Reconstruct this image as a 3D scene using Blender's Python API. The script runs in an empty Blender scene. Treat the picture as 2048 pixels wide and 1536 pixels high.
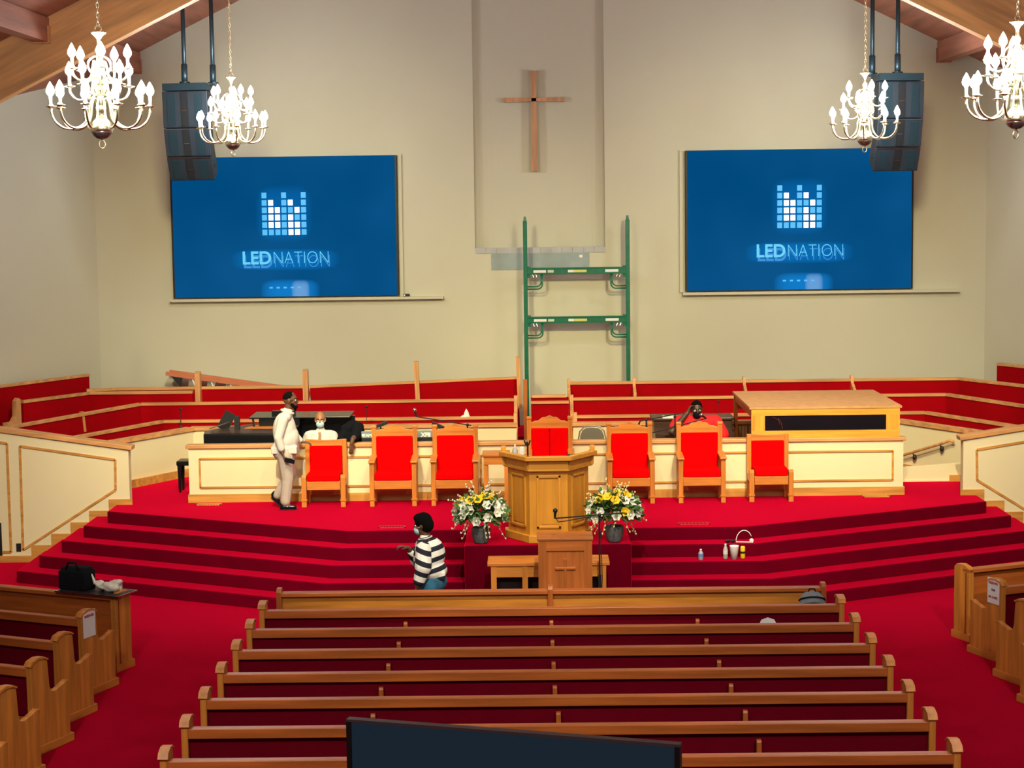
import bpy, math, random
from mathutils import Vector, Matrix
S = bpy.context.scene
COL = S.collection
# ---------------------------------------------------------------- camera
def cam_setup():
    yaw, pitch, roll = -.0109, .1009, -.0131
    fwd = Vector((math.sin(yaw)*math.cos(pitch), math.cos(yaw)*math.cos(pitch), -math.sin(pitch)))
    right = Vector((math.cos(yaw), -math.sin(yaw), 0)); up = right.cross(fwd)
    r = right*math.cos(roll) + up*math.sin(roll); u = -right*math.sin(roll) + up*math.cos(roll)
    c = bpy.data.cameras.new('camera'); o = bpy.data.objects.new('camera', c); COL.objects.link(o)
    c.sensor_width = 36; c.lens = 3600/2048*36; c.clip_start = .1; c.clip_end = 200
    m = Matrix((r, u, -fwd)).transposed().to_4x4(); m.translation = (-.1887, 0, 5.3708)
    o.matrix_world = m; S.camera = o
cam_setup()
# ---------------------------------------------------------------- world, lights, exposure
S.view_settings.view_transform = 'Standard'; S.view_settings.look = 'None'
S.view_settings.gamma = 1; S.view_settings.use_curve_mapping = False
S.view_settings.exposure = 0.25
W = bpy.data.worlds.new('world'); S.world = W; W.use_nodes = True
bg = W.node_tree.nodes['Background']; bg.inputs[0].default_value = (1.0, .97, .86, 1); bg.inputs[1].default_value = .26
def lamp(name, typ, loc, energy, color, target=None, **kw):
    l = bpy.data.lights.new(name, typ); l.energy = energy; l.color = color
    for k, v in kw.items(): setattr(l, k, v)
    o = bpy.data.objects.new(name, l); COL.objects.link(o); o.location = loc
    if target: o.rotation_euler = (Vector(target)-Vector(loc)).to_track_quat('-Z', 'Y').to_euler()
    return o
WARM = (1.0, .86, .47)
SPOTS = [((-3.4, 20.2, 8.75), (-3.0, 28.4, 1.6)), ((-1.3, 20.2, 9.7), (-1.0, 26.6, 1.2)), ((1.3, 20.2, 9.7), (1.0, 26.6, 1.2)), ((3.4, 20.2, 8.75), (3.0, 28.4, 1.6))]
for a, b in SPOTS:
    lamp('stage_spot_light', 'SPOT', a, 850, WARM, b, spot_size=math.radians(60), spot_blend=.9, shadow_soft_size=.09)
for x in (-5, 5):
    lamp('wall_wash_light', 'SPOT', (x*.75, 20.2, 8.6), 3200, (1.0, .91, .51), (x*.85, 33.3, 1.9), spot_size=math.radians(60), spot_blend=1.0, shadow_soft_size=.6)
FOH_FILL = [((-3.2, 13.8, 9.0), (-5.2, 25.6, 1.2)), ((0.6, 13.8, 10.3), (-.2, 22.5, 1.2)), ((3.2, 13.8, 9.0), (5.2, 25.6, 1.2))]  # added spots, out of view, that brighten the pulpit front and wing walls
for a, b in FOH_FILL:
    lamp('added_front_light', 'SPOT', a, 4700 if abs(a[0]) > 2 else 3900, (1.0, .92, .66), b, spot_size=math.radians(38), spot_blend=.9, shadow_soft_size=.10)
HOUSE_FILL = [((-4.2, 7.4, 8.55), (-3.2, 15.8, .5)), ((4.2, 7.4, 8.55), (3.2, 15.8, .5))]  # added floods, out of view, that lift the dim pews
for a, b in HOUSE_FILL:
    lamp('added_house_flood', 'SPOT', a, 1700, (1.0, .93, .78), b, spot_size=math.radians(58), spot_blend=1.0, shadow_soft_size=.2)
# ---------------------------------------------------------------- helpers
def clean(pts): return [Vector(p) for p in pts]
class MB:
    def __init__(s): s.v = []; s.f = []
    def add(s, vs, fs):
        n = len(s.v); s.v += [tuple(v) for v in vs]; s.f += [tuple(i+n for i in f) for f in fs]; return s
    def box(s, x0, x1, y0, y1, z0, z1, m=None):
        vs = [Vector((x, y, z)) for x in (x0, x1) for y in (y0, y1) for z in (z0, z1)]
        if m is not None: vs = [m @ v for v in vs]
        return s.add(vs, [(0,1,3,2),(4,6,7,5),(0,4,5,1),(2,3,7,6),(0,2,6,4),(1,5,7,3)])
    def bar(s, a, b, w, h, up=(0,0,1)):            # beam of section w x h from a to b
        a, b = Vector(a), Vector(b); d = (b-a).normalized(); u = Vector(up)
        sd = d.cross(u)
        if sd.length < 1e-4: sd = d.cross(Vector((1,0,0)))
        sd.normalize(); u = sd.cross(d)
        q = [(-w/2,-h/2),(w/2,-h/2),(w/2,h/2),(-w/2,h/2)]
        vs = [p + sd*i + u*j for p in (a, b) for i, j in q]
        return s.add(vs, [(3,2,1,0),(4,5,6,7),(0,1,5,4),(1,2,6,5),(2,3,7,6),(3,0,4,7)])
    def prism(s, poly, a, b, axis='y', m=None):    # polygon extruded along an axis from a to b
        n = len(poly)
        def P(p, t): return {'y': (p[0], t, p[1]), 'z': (p[0], p[1], t), 'x': (t, p[0], p[1])}[axis]
        vs = [Vector(P(p, a)) for p in poly] + [Vector(P(p, b)) for p in poly]
        if m is not None: vs = [m @ v for v in vs]
        return s.add(vs, [tuple(range(n))[::-1], tuple(range(n, 2*n))] + [(i, (i+1) % n, n+(i+1) % n, n+i) for i in range(n)])
    def tube(s, pts, r, n=8, cap=True, closed=False):
        pts = clean(pts); k = len(pts); rs = r if isinstance(r, (list, tuple)) else [r]*k
        ref = None; vs = []
        for i, p in enumerate(pts):
            if closed: t = pts[(i+1) % k]-pts[i-1]
            else: t = pts[min(i+1, k-1)]-pts[max(i-1, 0)]
            t.normalize()
            if ref is None: ref = t.orthogonal().normalized()
            ref = (ref - t*ref.dot(t));
            if ref.length < 1e-5: ref = t.orthogonal()
            ref.normalize(); b = t.cross(ref)
            vs += [p + (ref*math.cos(2*math.pi*j/n) + b*math.sin(2*math.pi*j/n))*rs[i] for j in range(n)]
        fs = []
        for i in range(k if closed else k-1):
            i2 = (i+1) % k
            fs += [(i*n+j, i*n+(j+1) % n, i2*n+(j+1) % n, i2*n+j) for j in range(n)]
        if cap and not closed: fs += [tuple(range(n))[::-1], tuple(range((k-1)*n, k*n))]
        return s.add(vs, fs)
    def lathe(s, prof, c=(0,0,0), n=16, m=None, sx=1, sy=1):
        c = Vector(c); vs = []
        for r, z in prof: vs += [Vector((sx*r*math.cos(2*math.pi*j/n), sy*r*math.sin(2*math.pi*j/n), z)) for j in range(n)]
        vs = [(m @ v if m is not None else v)+c for v in vs]; k = len(prof)
        fs = [(i*n+j, i*n+(j+1) % n, (i+1)*n+(j+1) % n, (i+1)*n+j) for i in range(k-1) for j in range(n)]
        fs += [tuple(range(n))[::-1], tuple(range((k-1)*n, k*n))]
        return s.add(vs, fs)
    def ell(s, c, r, n=12, k=8, m=None):
        rx, ry, rz = (r, r, r) if not isinstance(r, (tuple, list)) else r
        prof = [(max(math.sin(math.pi*i/k), 1e-3), -math.cos(math.pi*i/k)) for i in range(k+1)]
        M3 = Matrix.Diagonal((rx, ry, rz, 1)); M3 = (m @ M3) if m is not None else M3
        return s.lathe(prof, c, n, M3)
    def cap(s, a, b, ra, rb=None, n=10):           # tapered capsule
        rb = ra if rb is None else rb; a, b = Vector(a), Vector(b); d = (b-a); L = d.length; d = d/L if L else Vector((0,0,1))
        pts = []; rs = []
        for i in range(4):
            t = math.pi/2*i/4; pts.append(a-d*ra*math.cos(t)); rs.append(max(ra*math.sin(t), 1e-3))
        pts += [a, b]; rs += [ra, rb]
        for i in range(1, 5):
            t = math.pi/2*i/4; pts.append(b+d*rb*math.sin(t)); rs.append(max(rb*math.cos(t), 1e-3))
        return s.tube(pts, rs, n)
    def build(s, name, mat, parent=None, loc=None, rz=0, bevel=0, smooth=False, label=None, cat=None, group=None, kind=None, remesh=0, sub=0, sm=4):
        me = bpy.data.meshes.new(name); me.from_pydata(s.v, [], s.f); me.update()
        return finish(name, me, mat, parent, loc, rz, bevel, smooth, label, cat, group, kind, remesh, sub, sm)
def finish(name, me, mat, parent=None, loc=None, rz=0, bevel=0, smooth=False, label=None, cat=None, group=None, kind=None, remesh=0, sub=0, sm=4):
    o = bpy.data.objects.new(name, me); COL.objects.link(o)
    if bevel or remesh or sub:
        if remesh:
            q = o.modifiers.new('r', 'REMESH'); q.mode = 'VOXEL'; q.voxel_size = remesh
            q = o.modifiers.new('s', 'SMOOTH'); q.factor = .5; q.iterations = sm
        if bevel:
            q = o.modifiers.new('b', 'BEVEL'); q.width = bevel; q.segments = 2; q.limit_method = 'ANGLE'; q.angle_limit = math.radians(40)
        if sub:
            q = o.modifiers.new('u', 'SUBSURF'); q.levels = sub; q.render_levels = sub
        dg = bpy.context.evaluated_depsgraph_get(); dg.update()
        m2 = bpy.data.meshes.new_from_object(o.evaluated_get(dg)); o.modifiers.clear(); o.data = m2; bpy.data.meshes.remove(me); me = m2; me.name = name
    me.materials.clear(); me.materials.append(mat)
    if smooth: me.polygons.foreach_set('use_smooth', [True]*len(me.polygons))
    if parent: o.parent = parent
    if loc is not None: o.location = loc
    if rz: o.rotation_euler = (0, 0, rz)
    return tag(o, label, cat, group, kind)
def tag(o, label=None, cat=None, group=None, kind=None):
    if label: o['label'] = label
    if cat: o['category'] = cat
    if group: o['group'] = group
    if kind: o['kind'] = kind
    return o
def thing(name, label, cat, loc=(0,0,0), rz=0, group=None, kind=None):
    o = bpy.data.objects.new(name, None); COL.objects.link(o); o.location = loc; o.rotation_euler = (0, 0, rz); o.empty_display_size = .1
    return tag(o, label, cat, group, kind)
def copy_tree(o, loc=None, rz=None, label=None, parent=None):
    c = o.copy(); COL.objects.link(c); c.parent = parent
    if loc is not None: c.location = loc
    if rz is not None: c.rotation_euler = (0, 0, rz)
    if label: c['label'] = label
    for ch in list(o.children): copy_tree(ch, parent=c)
    return c
def rotm(deg, ax, c=(0,0,0)):
    return Matrix.Translation(c) @ Matrix.Rotation(math.radians(deg), 4, ax) @ Matrix.Translation(-Vector(c))
def text_mesh(name, body, size, mat, parent, m, offset=0, extrude=.002, align='CENTER', spacing=1.0):
    cu = bpy.data.curves.new(name, 'FONT'); cu.body = body; cu.size = size; cu.offset = offset; cu.extrude = extrude; cu.align_x = align; cu.space_character = spacing
    t = bpy.data.objects.new(name, cu); COL.objects.link(t)
    dg = bpy.context.evaluated_depsgraph_get(); dg.update()
    me = bpy.data.meshes.new_from_object(t.evaluated_get(dg)); bpy.data.objects.remove(t); bpy.data.curves.remove(cu)
    me.transform(m); return finish(name, me, mat, parent)
# ---------------------------------------------------------------- materials
def lin(h):
    h = h.lstrip('#'); c = [int(h[i:i+2], 16)/255 for i in (0, 2, 4)]
    return tuple(x/12.92 if x <= .04045 else ((x+.055)/1.055)**2.4 for x in c)
def mat(name, col, rough=.6, metal=0, var=.0, scale=20, bump=0, bscale=200, spec=.5, emit=None, es=0, alpha=1, trans=0, sheen=0, stint=(1,1,1), stretch=(1,1,1)):
    m = bpy.data.materials.new(name); m.use_nodes = True; nt = m.node_tree; b = nt.nodes['Principled BSDF']
    col = lin(col) if isinstance(col, str) else col
    b.inputs['Base Color'].default_value = (*col, 1); b.inputs['Roughness'].default_value = rough; b.inputs['Metallic'].default_value = metal
    b.inputs['Specular IOR Level'].default_value = spec
    if trans: b.inputs['Transmission Weight'].default_value = trans
    if sheen: b.inputs['Sheen Weight'].default_value = sheen; b.inputs['Sheen Tint'].default_value = (*stint, 1); b.inputs['Sheen Roughness'].default_value = .4
    if emit: b.inputs['Emission Color'].default_value = (*(lin(emit) if isinstance(emit, str) else emit), 1); b.inputs['Emission Strength'].default_value = es
    if var or bump:
        tc = nt.nodes.new('ShaderNodeTexCoord'); mp = nt.nodes.new('ShaderNodeMapping'); mp.inputs['Scale'].default_value = stretch
        nt.links.new(tc.outputs['Object'], mp.inputs[0])
    if var:
        n = nt.nodes.new('ShaderNodeTexNoise'); n.inputs['Scale'].default_value = scale; n.inputs['Detail'].default_value = 5
        nt.links.new(mp.outputs[0], n.inputs['Vector'])
        r = nt.nodes.new('ShaderNodeValToRGB'); r.color_ramp.elements[0].position = .3; r.color_ramp.elements[1].position = .7
        r.color_ramp.elements[0].color = (*[x*(1-var) for x in col], 1); r.color_ramp.elements[1].color = (*[min(x*(1+var), 1) for x in col], 1)
        nt.links.new(n.outputs['Fac'], r.inputs[0]); nt.links.new(r.outputs[0], b.inputs['Base Color'])
    if bump:
        n2 = nt.nodes.new('ShaderNodeTexNoise'); n2.inputs['Scale'].default_value = bscale; n2.inputs['Detail'].default_value = 3
        nt.links.new(mp.outputs[0], n2.inputs['Vector'])
        bp = nt.nodes.new('ShaderNodeBump'); bp.inputs['Strength'].default_value = bump; bp.inputs['Distance'].default_value = .01
        nt.links.new(n2.outputs['Fac'], bp.inputs['Height']); nt.links.new(bp.outputs[0], b.inputs['Normal'])
    return m
def wood(name, col, axis='x', rough=.38, var=.28, scale=9, spec=.5):
    st = {'x': (.12, 1.6, 1.6), 'y': (1.6, .12, 1.6), 'z': (1.6, 1.6, .12)}[axis]
    return mat(name, col, rough=rough, var=var, scale=scale, bump=.06, bscale=40, stretch=st, spec=spec)
M = {}
M['wall'] = mat('painted_plaster', (.575, .555, .425), .85, var=.02, scale=.6, spec=.2)
M['cream'] = mat('cream_panel_paint', (.80, .70, .44), .6, var=.015, scale=2, spec=.3)
M['carpet'] = mat('red_carpet', (.105, .0002, .009), .95, var=.10, scale=3.2, bump=.3, bscale=260, spec=.02, sheen=1.0, stint=(1.0, .004, .05))
M['red'] = mat('red_upholstery', (.74, .0008, .002), .9, var=.05, scale=6, bump=.1, bscale=300, spec=.02)
M['pewred'] = mat('wine_red_upholstery', (.14, .001, .010), .95, var=.06, scale=6, spec=.05)
M['choirred'] = mat('choir_red_upholstery', (.34, .0006, .004), .9, var=.05, scale=5, spec=.06)
def add_velvet(m, col, rough=.35):
    nt = m.node_tree; b = nt.nodes['Principled BSDF']; out = nt.nodes['Material Output']; sh = nt.nodes.new('ShaderNodeBsdfSheen'); ad = nt.nodes.new('ShaderNodeAddShader')
    sh.inputs['Color'].default_value = (*col, 1); sh.inputs['Roughness'].default_value = rough
    nt.links.new(b.outputs[0], ad.inputs[0]); nt.links.new(sh.outputs[0], ad.inputs[1]); nt.links.new(ad.outputs[0], out.inputs[0])
add_velvet(M['carpet'], (1.0, .002, .05))
for ax in 'xyz':
    M['chair'+ax] = wood('honey_oak_'+ax, (.60, .20, .033), ax)
    M['cap'+ax] = wood('pale_oak_'+ax, (.62, .30, .11), ax)
    M['pew'+ax] = wood('pew_oak_'+ax, (.42, .108, .018), ax, rough=.42)
    M['pend'+ax] = wood('pew_end_oak_'+ax, (.55, .205, .03), ax, rough=.48)
    M['pul'+ax] = wood('golden_oak_'+ax, (.60, .26, .026), ax, rough=.42, var=.13)
    M['lec'+ax] = wood('cherry_wood_'+ax, (.42, .12, .024), ax)
    M['beam'+ax] = wood('glulam_timber_'+ax, (.76, .38, .13), ax, rough=.6, var=.3, scale=5)
    M['deck'+ax] = wood('ceiling_deck_'+ax, (.40, .15, .09), ax, rough=.6, scale=4)
    M['drum'+ax] = wood('yellow_oak_'+ax, (.68, .33, .04), ax)
M['screenwood'] = wood('screen_panel_oak', (.58, .22, .03), 'x')
M['skirt'] = wood('oak_baseboard', (.58, .27, .06), 'x')
M['black'] = mat('black_lacquer', (.006, .007, .009), .22, spec=.35)
M['blackmat'] = mat('black_plastic', (.01, .011, .013), .5, spec=.4)
M['speaker'] = mat('speaker_grille', (.010, .018, .028), .55, var=.2, scale=60, bump=.2, bscale=500)
M['steelblue'] = mat('dark_painted_pipe', (.02, .045, .06), .35, metal=.4)
M['green'] = mat('green_powder_coat', (.0, .13, .065), .35, var=.12, scale=12)
M['white'] = mat('white_plastic', (.8, .8, .78), .4)
M['paper'] = mat('white_paper', (.75, .76, .76), .7)
M['sticker'] = mat('faded_sticker', (.55, .6, .5), .6)
M['ysticker'] = mat('yellow_sticker', (.6, .58, .15), .6)
M['brass'] = mat('polished_brass', (.90, .87, .62), .25, metal=1)
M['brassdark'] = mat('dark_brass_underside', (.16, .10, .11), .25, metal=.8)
M['bulb'] = mat('lit_candle_bulb', (1, 1, 1), .3, emit=(.90, .96, 1.0), es=150)
M['candle'] = mat('white_candle_sleeve', (.85, .86, .85), .4)
M['chrome'] = mat('metal_chrome', (.6, .6, .6), .2, metal=1)
M['steel'] = mat('beige_steel', (.30, .29, .24), .3, metal=.6)
M['greyblue'] = mat('unpainted_drywall', (.30, .36, .36), .8, var=.12, scale=3)
M['tile'] = mat('grey_tile', (.42, .42, .43), .6, var=.08, scale=4)
M['pot'] = mat('slate_pot', (.10, .115, .12), .55, var=.3, scale=14)
M['leaf'] = mat('leaf_green', (.075, .17, .045), .5, var=.5, scale=9)
M['twig'] = mat('dry_twig', (.40, .34, .12), .7, var=.2)
M['petalw'] = mat('white_petal', (.80, .82, .72), .5, var=.06)
M['petaly'] = mat('yellow_petal', (.85, .55, .01), .5, var=.1)
M['skin_dark'] = mat('dark_brown_skin', (.13, .055, .028), .5, var=.1, scale=20)
M['skin_deep'] = mat('deep_brown_skin', (.07, .032, .018), .45, var=.1, scale=20)
M['skin_tan'] = mat('tan_brown_skin', (.36, .15, .07), .45, var=.08, scale=20)
M['hair'] = mat('black_hair', (.004, .0035, .0035), .9, spec=.08, bump=.5, bscale=150)
M['shirtw'] = mat('white_cotton', (.66, .64, .60), .8, var=.05, scale=10, bump=.3, bscale=14)
M['khaki'] = mat('beige_trousers', (.50, .42, .36), .8, var=.06, scale=10, bump=.35, bscale=12)
M['mask'] = mat('pale_blue_face_mask', (.45, .68, .74), .7)
M['blackcloth'] = mat('black_cloth', (.006, .007, .010), .9, spec=.08, bump=.3, bscale=14)
M['jeans'] = mat('blue_denim', (.02, .12, .22), .85, var=.25, scale=12)
M['organ'] = wood('dark_walnut', (.055, .022, .012), 'x')
M['glass'] = mat('black_glass', (.004, .006, .010), .12, spec=.6)
M['greybag'] = mat('grey_nylon', (.20, .24, .27), .6, var=.1, scale=30)
M['plasticbag'] = mat('white_plastic_film', (.62, .60, .56), .4)
M['tv'] = mat('teal_glow_screen_glass', (.02, .03, .04), .6, spec=.1, emit=(.0045, .0115, .0195), es=1.0)  # faint emission painted in, as hardly any room light reaches the glass
M['redorange'] = mat('orange_fibreglass', (.55, .16, .07), .5)
M['yellowcan'] = mat('yellow_can_print', (.75, .50, .02), .35)
M['label'] = mat('blue_label', (.12, .2, .5), .5)
M['bottle'] = mat('clear_bottle_plastic', (.75, .78, .80), .15, trans=.6)
M['redink'] = mat('red_ink', (.5, .05, .06), .7)
M['blueink'] = mat('dark_ink', (.10, .04, .12), .7)
M['tiecol'] = mat('gold_brown_tie', (.42, .20, .08), .6)
M['cross'] = wood('light_wood', (.50, .24, .11), 'z')
M['sage'] = mat('sage', (.1, .1, .1), .5)
# ================================================================= the setting
R = math.radians
MB().box(-13, 13, -3, 34, -.12, 0).build('floor', M['carpet'], kind='structure', label='dark red carpet floor under the pews', cat='floor')
# platform with five risers; steps run on three sides
RIS = .174; PZ = 5*RIS
def step_poly(k, back):
    fy = 24.52-.33*k; bx = 2.75+.076*k; cx = [6.52, 6.83, 7.1, 7.37, 7.64][k]; cy = fy+.489*(cx-bx)
    return [(-cx, back), (-cx, cy), (-bx, fy), (bx, fy), (cx, cy), (cx, back)]
plat = MB().prism(step_poly(0, 27.02) [:1] + step_poly(0, 27.02)[1:5] + [(6.52, 27.02), (6.52, 27.3), (10.5, 27.3), (10.5, 33.25), (-10.5, 33.25), (-10.5, 27.3), (-6.52, 27.3)], 0, PZ, 'z').build(
    'platform', M['carpet'], bevel=.018, kind='structure', label='red carpeted stage platform with wraparound steps', cat='platform')
for k in range(1, 5):
    MB().prism(step_poly(k, 27.02), 0, PZ-RIS*k, 'z').build('step', M['carpet'], plat, bevel=.018)
MB().box(-1.1, 1.1, 23.37, 24.6, 0, PZ-.002).build('pulpit_extension', M['carpet'], plat, bevel=.015)
# choir tiers
MB().prism([(-6.9, 31.05), (6.9, 31.05), (9.4, 29), (9.4, 33.25), (-9.4, 33.25), (-9.4, 29)], PZ, PZ+.18, 'z').build('tier', M['carpet'], plat)
MB().prism([(-7.2, 31.65), (7.2, 31.65), (9.3, 29.6), (9.3, 33.25), (-9.3, 33.25), (-9.3, 29.6)], PZ+.18, PZ+.36, 'z').build('tier', M['carpet'], plat)
# back wall with a tall shallow niche
YB = 33.3; Z0 = 11.74; SL = .488
def ceil(x): return Z0-SL*abs(x)
NX = 1.2; NZ = 4.5
wb = MB().prism([(-8.3, 0), (-NX, 0), (-NX, ceil(NX)), (-8.3, ceil(8.3))], YB, YB+.5, 'y').build('wall_back', M['wall'], kind='structure', label='tall beige gable wall behind the choir', cat='wall')
MB().prism([(8.3, 0), (NX, 0), (NX, ceil(NX)), (8.3, ceil(8.3))], YB, YB+.5, 'y').build('wall_panel', M['wall'], wb)
MB().box(-NX, NX, YB, YB+.5, 0, NZ).build('wall_panel', M['wall'], wb)
n = MB(); seg = 24; pts = []
for i in range(seg+1):
    a = math.pi*i/seg; pts.append((-NX*math.cos(a), YB+.03+.24*math.sin(a)**.8))
for i in range(seg):
    n.add([(pts[i][0], pts[i][1], NZ), (pts[i+1][0], pts[i+1][1], NZ), (pts[i+1][0], pts[i+1][1], 12), (pts[i][0], pts[i][1], 12)], [(0, 1, 2, 3)])
n.add([(p[0], p[1], NZ) for p in pts], [tuple(range(seg+1))])
n.build('niche', M['wall'], wb, smooth=False)
t = thing('trim_1', 'grey tile strip along the bottom of the wall niche', 'trim', (0, YB, NZ), kind='structure')
for i in range(12):
    MB().box(-1.2+.2*i+.004, -1.2+.2*(i+1)-.004, -.015, .05, -.075, .03).build('tile', M['tile'], t)
MB().box(-.905, .905, YB-.012, YB+.02, 4.12, 4.425).build('trim_2', M['greyblue'], kind='structure', label='blue-grey unpainted board patch below the niche', cat='board')
MB().box(.72, .78, YB-.016, YB, 4.33, 4.38).build('trim_3', M['white'], kind='structure', label='small white patch on the blue-grey board', cat='patch')
# splayed side walls
for sgn, nm in ((-1, 'wall_left'), (1, 'wall_right')):
    a, b, c = (8.2*sgn, 33.3), (11.7*sgn, 25.8), (12.3*sgn, -3)
    w = MB()
    def quad(p, q):
        w.add([(p[0], p[1], 0), (q[0], q[1], 0), (q[0], q[1], ceil(q[0])), (p[0], p[1], ceil(p[0]))], [(0, 1, 2, 3)])
        w.add([(p[0]+.25*sgn, p[1]+.1, 0), (q[0]+.25*sgn, q[1], 0), (q[0]+.25*sgn, q[1], ceil(q[0])), (p[0]+.25*sgn, p[1]+.1, ceil(p[0]))], [(3, 2, 1, 0)])
    quad(a, b); quad(b, c)
    w.build(nm, M['wall'], kind='structure', label='beige side wall on the '+('left' if sgn < 0 else 'right')+' of the choir', cat='wall')
# roof: deck, rafters, purlins
cl = MB()
for sgn in (-1, 1):
    cl.prism([(0, Z0), (13*sgn, ceil(13)), (13*sgn, ceil(13)+.2), (0, Z0+.2)], -3, YB+.5, 'y')
cl.build('ceiling', M['decky'], kind='structure', label='sloping reddish wood deck ceiling', cat='ceiling')
HB = .84
for i, y0 in enumerate((27.0, 20.6, 14.2, 7.8)):
    t = thing('ceiling_beam', ['big laminated timber rafter nearest the choir wall', 'laminated timber rafter above the side pews, carrying stage spotlights', 'laminated timber rafter above the middle pews', 'laminated timber rafter overhead nearest the balcony'][i], 'beam', (0, y0, 0), kind='structure', group='roof rafters')
    for sgn in (-1, 1):
        ang = math.atan(SL); L = 12.6/math.cos(ang)
        # rafter modelled straight then tilted so that the grain follows it
        o = MB().box(0, L, 0, .25, -HB*math.cos(ang), 0).build('rafter', M['beamx'], t)
        o.rotation_euler = (0, ang, 0) if sgn > 0 else (0, ang, math.pi)
        o.location = (0, 0 if sgn > 0 else .25, Z0)
for i, (y0, y1) in enumerate(((27.25, 33.3), (20.85, 27.0), (14.45, 20.6))):
    for sgn in (-1, 1):
        for xx in (7.38, 3.7):
            z1 = ceil(xx)+.03
            t = thing('purlin', '%s purlin between rafters on the %s slope, %s' % (['far', 'middle', 'near'][i], 'left' if sgn < 0 else 'right', 'low' if xx > 5 else 'high'), 'beam', (xx*sgn, y0, z1), kind='structure', group='roof purlins')
            MB().box(-.11, .11, 0, y1-y0, -.36, 0).build('timber', M['decky'], t)
            MB().box(-.13, .13, y1-y0-.12, y1-y0-.002, -.38, -.12).build('hanger', M['cap'+'z'] if i else M['deckz'], t)
# stage spotlight cans on the rafter; rear trio and floods are added fill
for i, (a, b) in enumerate(SPOTS + [((-3.75, 20.2, 8.6), (-5.75, 33.3, 2.6)), ((3.75, 20.2, 8.6), (5.75, 33.3, 2.6))] + FOH_FILL + HOUSE_FILL):
    t = thing('stage_or_fill_spotlight', 'black spotlight can under the roof beam, %s' % (['second from the left', 'just left of the ridge', 'just right of the ridge', 'second from the right', 'leftmost of the row', 'rightmost of the row', 'left one of the added rear fill trio', 'middle one of the added rear fill trio', 'right one of the added rear fill trio', 'left flood added to light the pews', 'right flood added to light the pews'][i]), 'spotlight', a, group='spotlights under the beam')
    d = (Vector(b)-Vector(a)).normalized(); q = d.to_track_quat('Z', 'Y').to_matrix().to_4x4()
    MB().lathe([(.13, -.30), (.13, .08), (.12, .08), (.12, -.28)], (0, 0, -0.0), 16, q @ Matrix.Translation((0, 0, -.12))).build('can', M['blackmat'], t)
    zt = ceil(a[0])-HB*1.0
    MB().bar((0, -.0, .15), (0, .12, max(zt-a[2]+.05, .2)), .03, .03).bar((0, .12, max(zt-a[2]+.05, .2)), (0, .42, max(zt-a[2]+.05, .2)), .03, .03).build('bracket', M['blackmat'], t)
# balcony slab under the camera
MB().box(-6, 6, -3, 4.3, 3.55, 3.75).build('balcony_floor', M['carpet'], kind='structure', label='balcony floor in front of the camera', cat='floor')
# ---------------------------------------------------------------- choir front wall
CW = 27.08
cw = MB().box(-5.42, 5.43, CW, CW+.13, PZ, 1.70).build('wall_front_choir', M['cream'], kind='structure', label='low cream panelled wall in front of the piano', cat='wall')
MB().box(-5.46, 5.47, CW-.035, CW+.16, 1.70, 1.755).build('cap_rail', M['capx'], cw, bevel=.008)
MB().box(-5.44, 5.45, CW-.018, CW+.148, PZ, PZ+.125).build('baseboard', M['skirt'], cw)
def frame_strips(poly, y, w, dpt, mt, parent, name='moulding'):
    n = len(poly)
    for i in range(n):
        a, b = poly[i], poly[(i+1) % n]
        MB().bar((a[0], y, a[1]), (b[0], y, b[1]), dpt, w).build(name, mt, parent)
for x0, x1 in ((-5.25, -1.1), (-.97, .98), (1.12, 5.27)):
    frame_strips([(x0, 1.10), (x1, 1.10), (x1, 1.545), (x0, 1.545)], CW-.008, .028, .024, M['skirt'], cw)
# ---------------------------------------------------------------- wing walls beside the steps
WY = 26.97
for sgn in (-1, 1):
    nm = 'left' if sgn < 0 else 'right'
    def X(x): return x*sgn
    ztop = lambda x: 1.70+(x-6.31)*.1525
    w = MB().prism([(X(6.31), PZ-.02), (X(6.31), 1.70), (X(9.6), ztop(9.6)), (X(9.6), 0), (X(7.83), 0), (X(7.83), .02), (X(6.31), PZ-.02)][:6], WY, WY+.16, 'y').build(
        'wall_wing_'+nm, M['cream'], kind='structure', label='cream wing wall with a sloping panel beside the %s end of the steps' % nm, cat='wall')
    MB().bar((X(6.25), WY+.08, 1.735), (X(9.6), WY+.08, ztop(9.6)+.035), .24, .065).build('cap_rail', M['capx'], w, bevel=.008)
    frame_strips([(X(6.52), 1.10), (X(6.51), 1.56), (X(7.95), 1.785), (X(7.965), .19)], WY-.006, .034, .026, M['skirt'], w)
    frame_strips([(X(8.15), .16), (X(8.145), 1.83), (X(9.4), 2.02), (X(9.4), .16)], WY-.006, .034, .026, M['skirt'], w)
    xs = [6.27, 6.63, 6.935, 7.225, 7.525, 7.835]
    for i in range(5):
        zt = PZ+.085-RIS*i
        MB().box(min(X(xs[i]), X(xs[i+1])), max(X(xs[i]), X(xs[i+1])), WY-.022, WY, zt-.30 if i < 4 else 0, zt).build('skirting', M['skirt'], w)
    MB().box(min(X(7.835), X(9.6)), max(X(7.835), X(9.6)), WY-.022, WY, 0, .10).build('skirting', M['skirt'], w)
    if sgn < 0:
        MB().box(-8.065, -7.995, WY-.02, WY, .17, .29).build('wall_outlet', M['blackmat'], label='black electrical outlet low on the left wing wall', cat='outlet')
        g = MB().box(-8.62, -8.285, WY-.02, WY, .11, .61).build('wall_grille', M['blackmat'], label='black return air grille in the left wing wall', cat='grille')
        for i in range(9): MB().box(-8.61, -8.295, WY-.028, WY-.018, .13+.052*i, .145+.052*i).build('slat', M['blackmat'], g)
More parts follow.
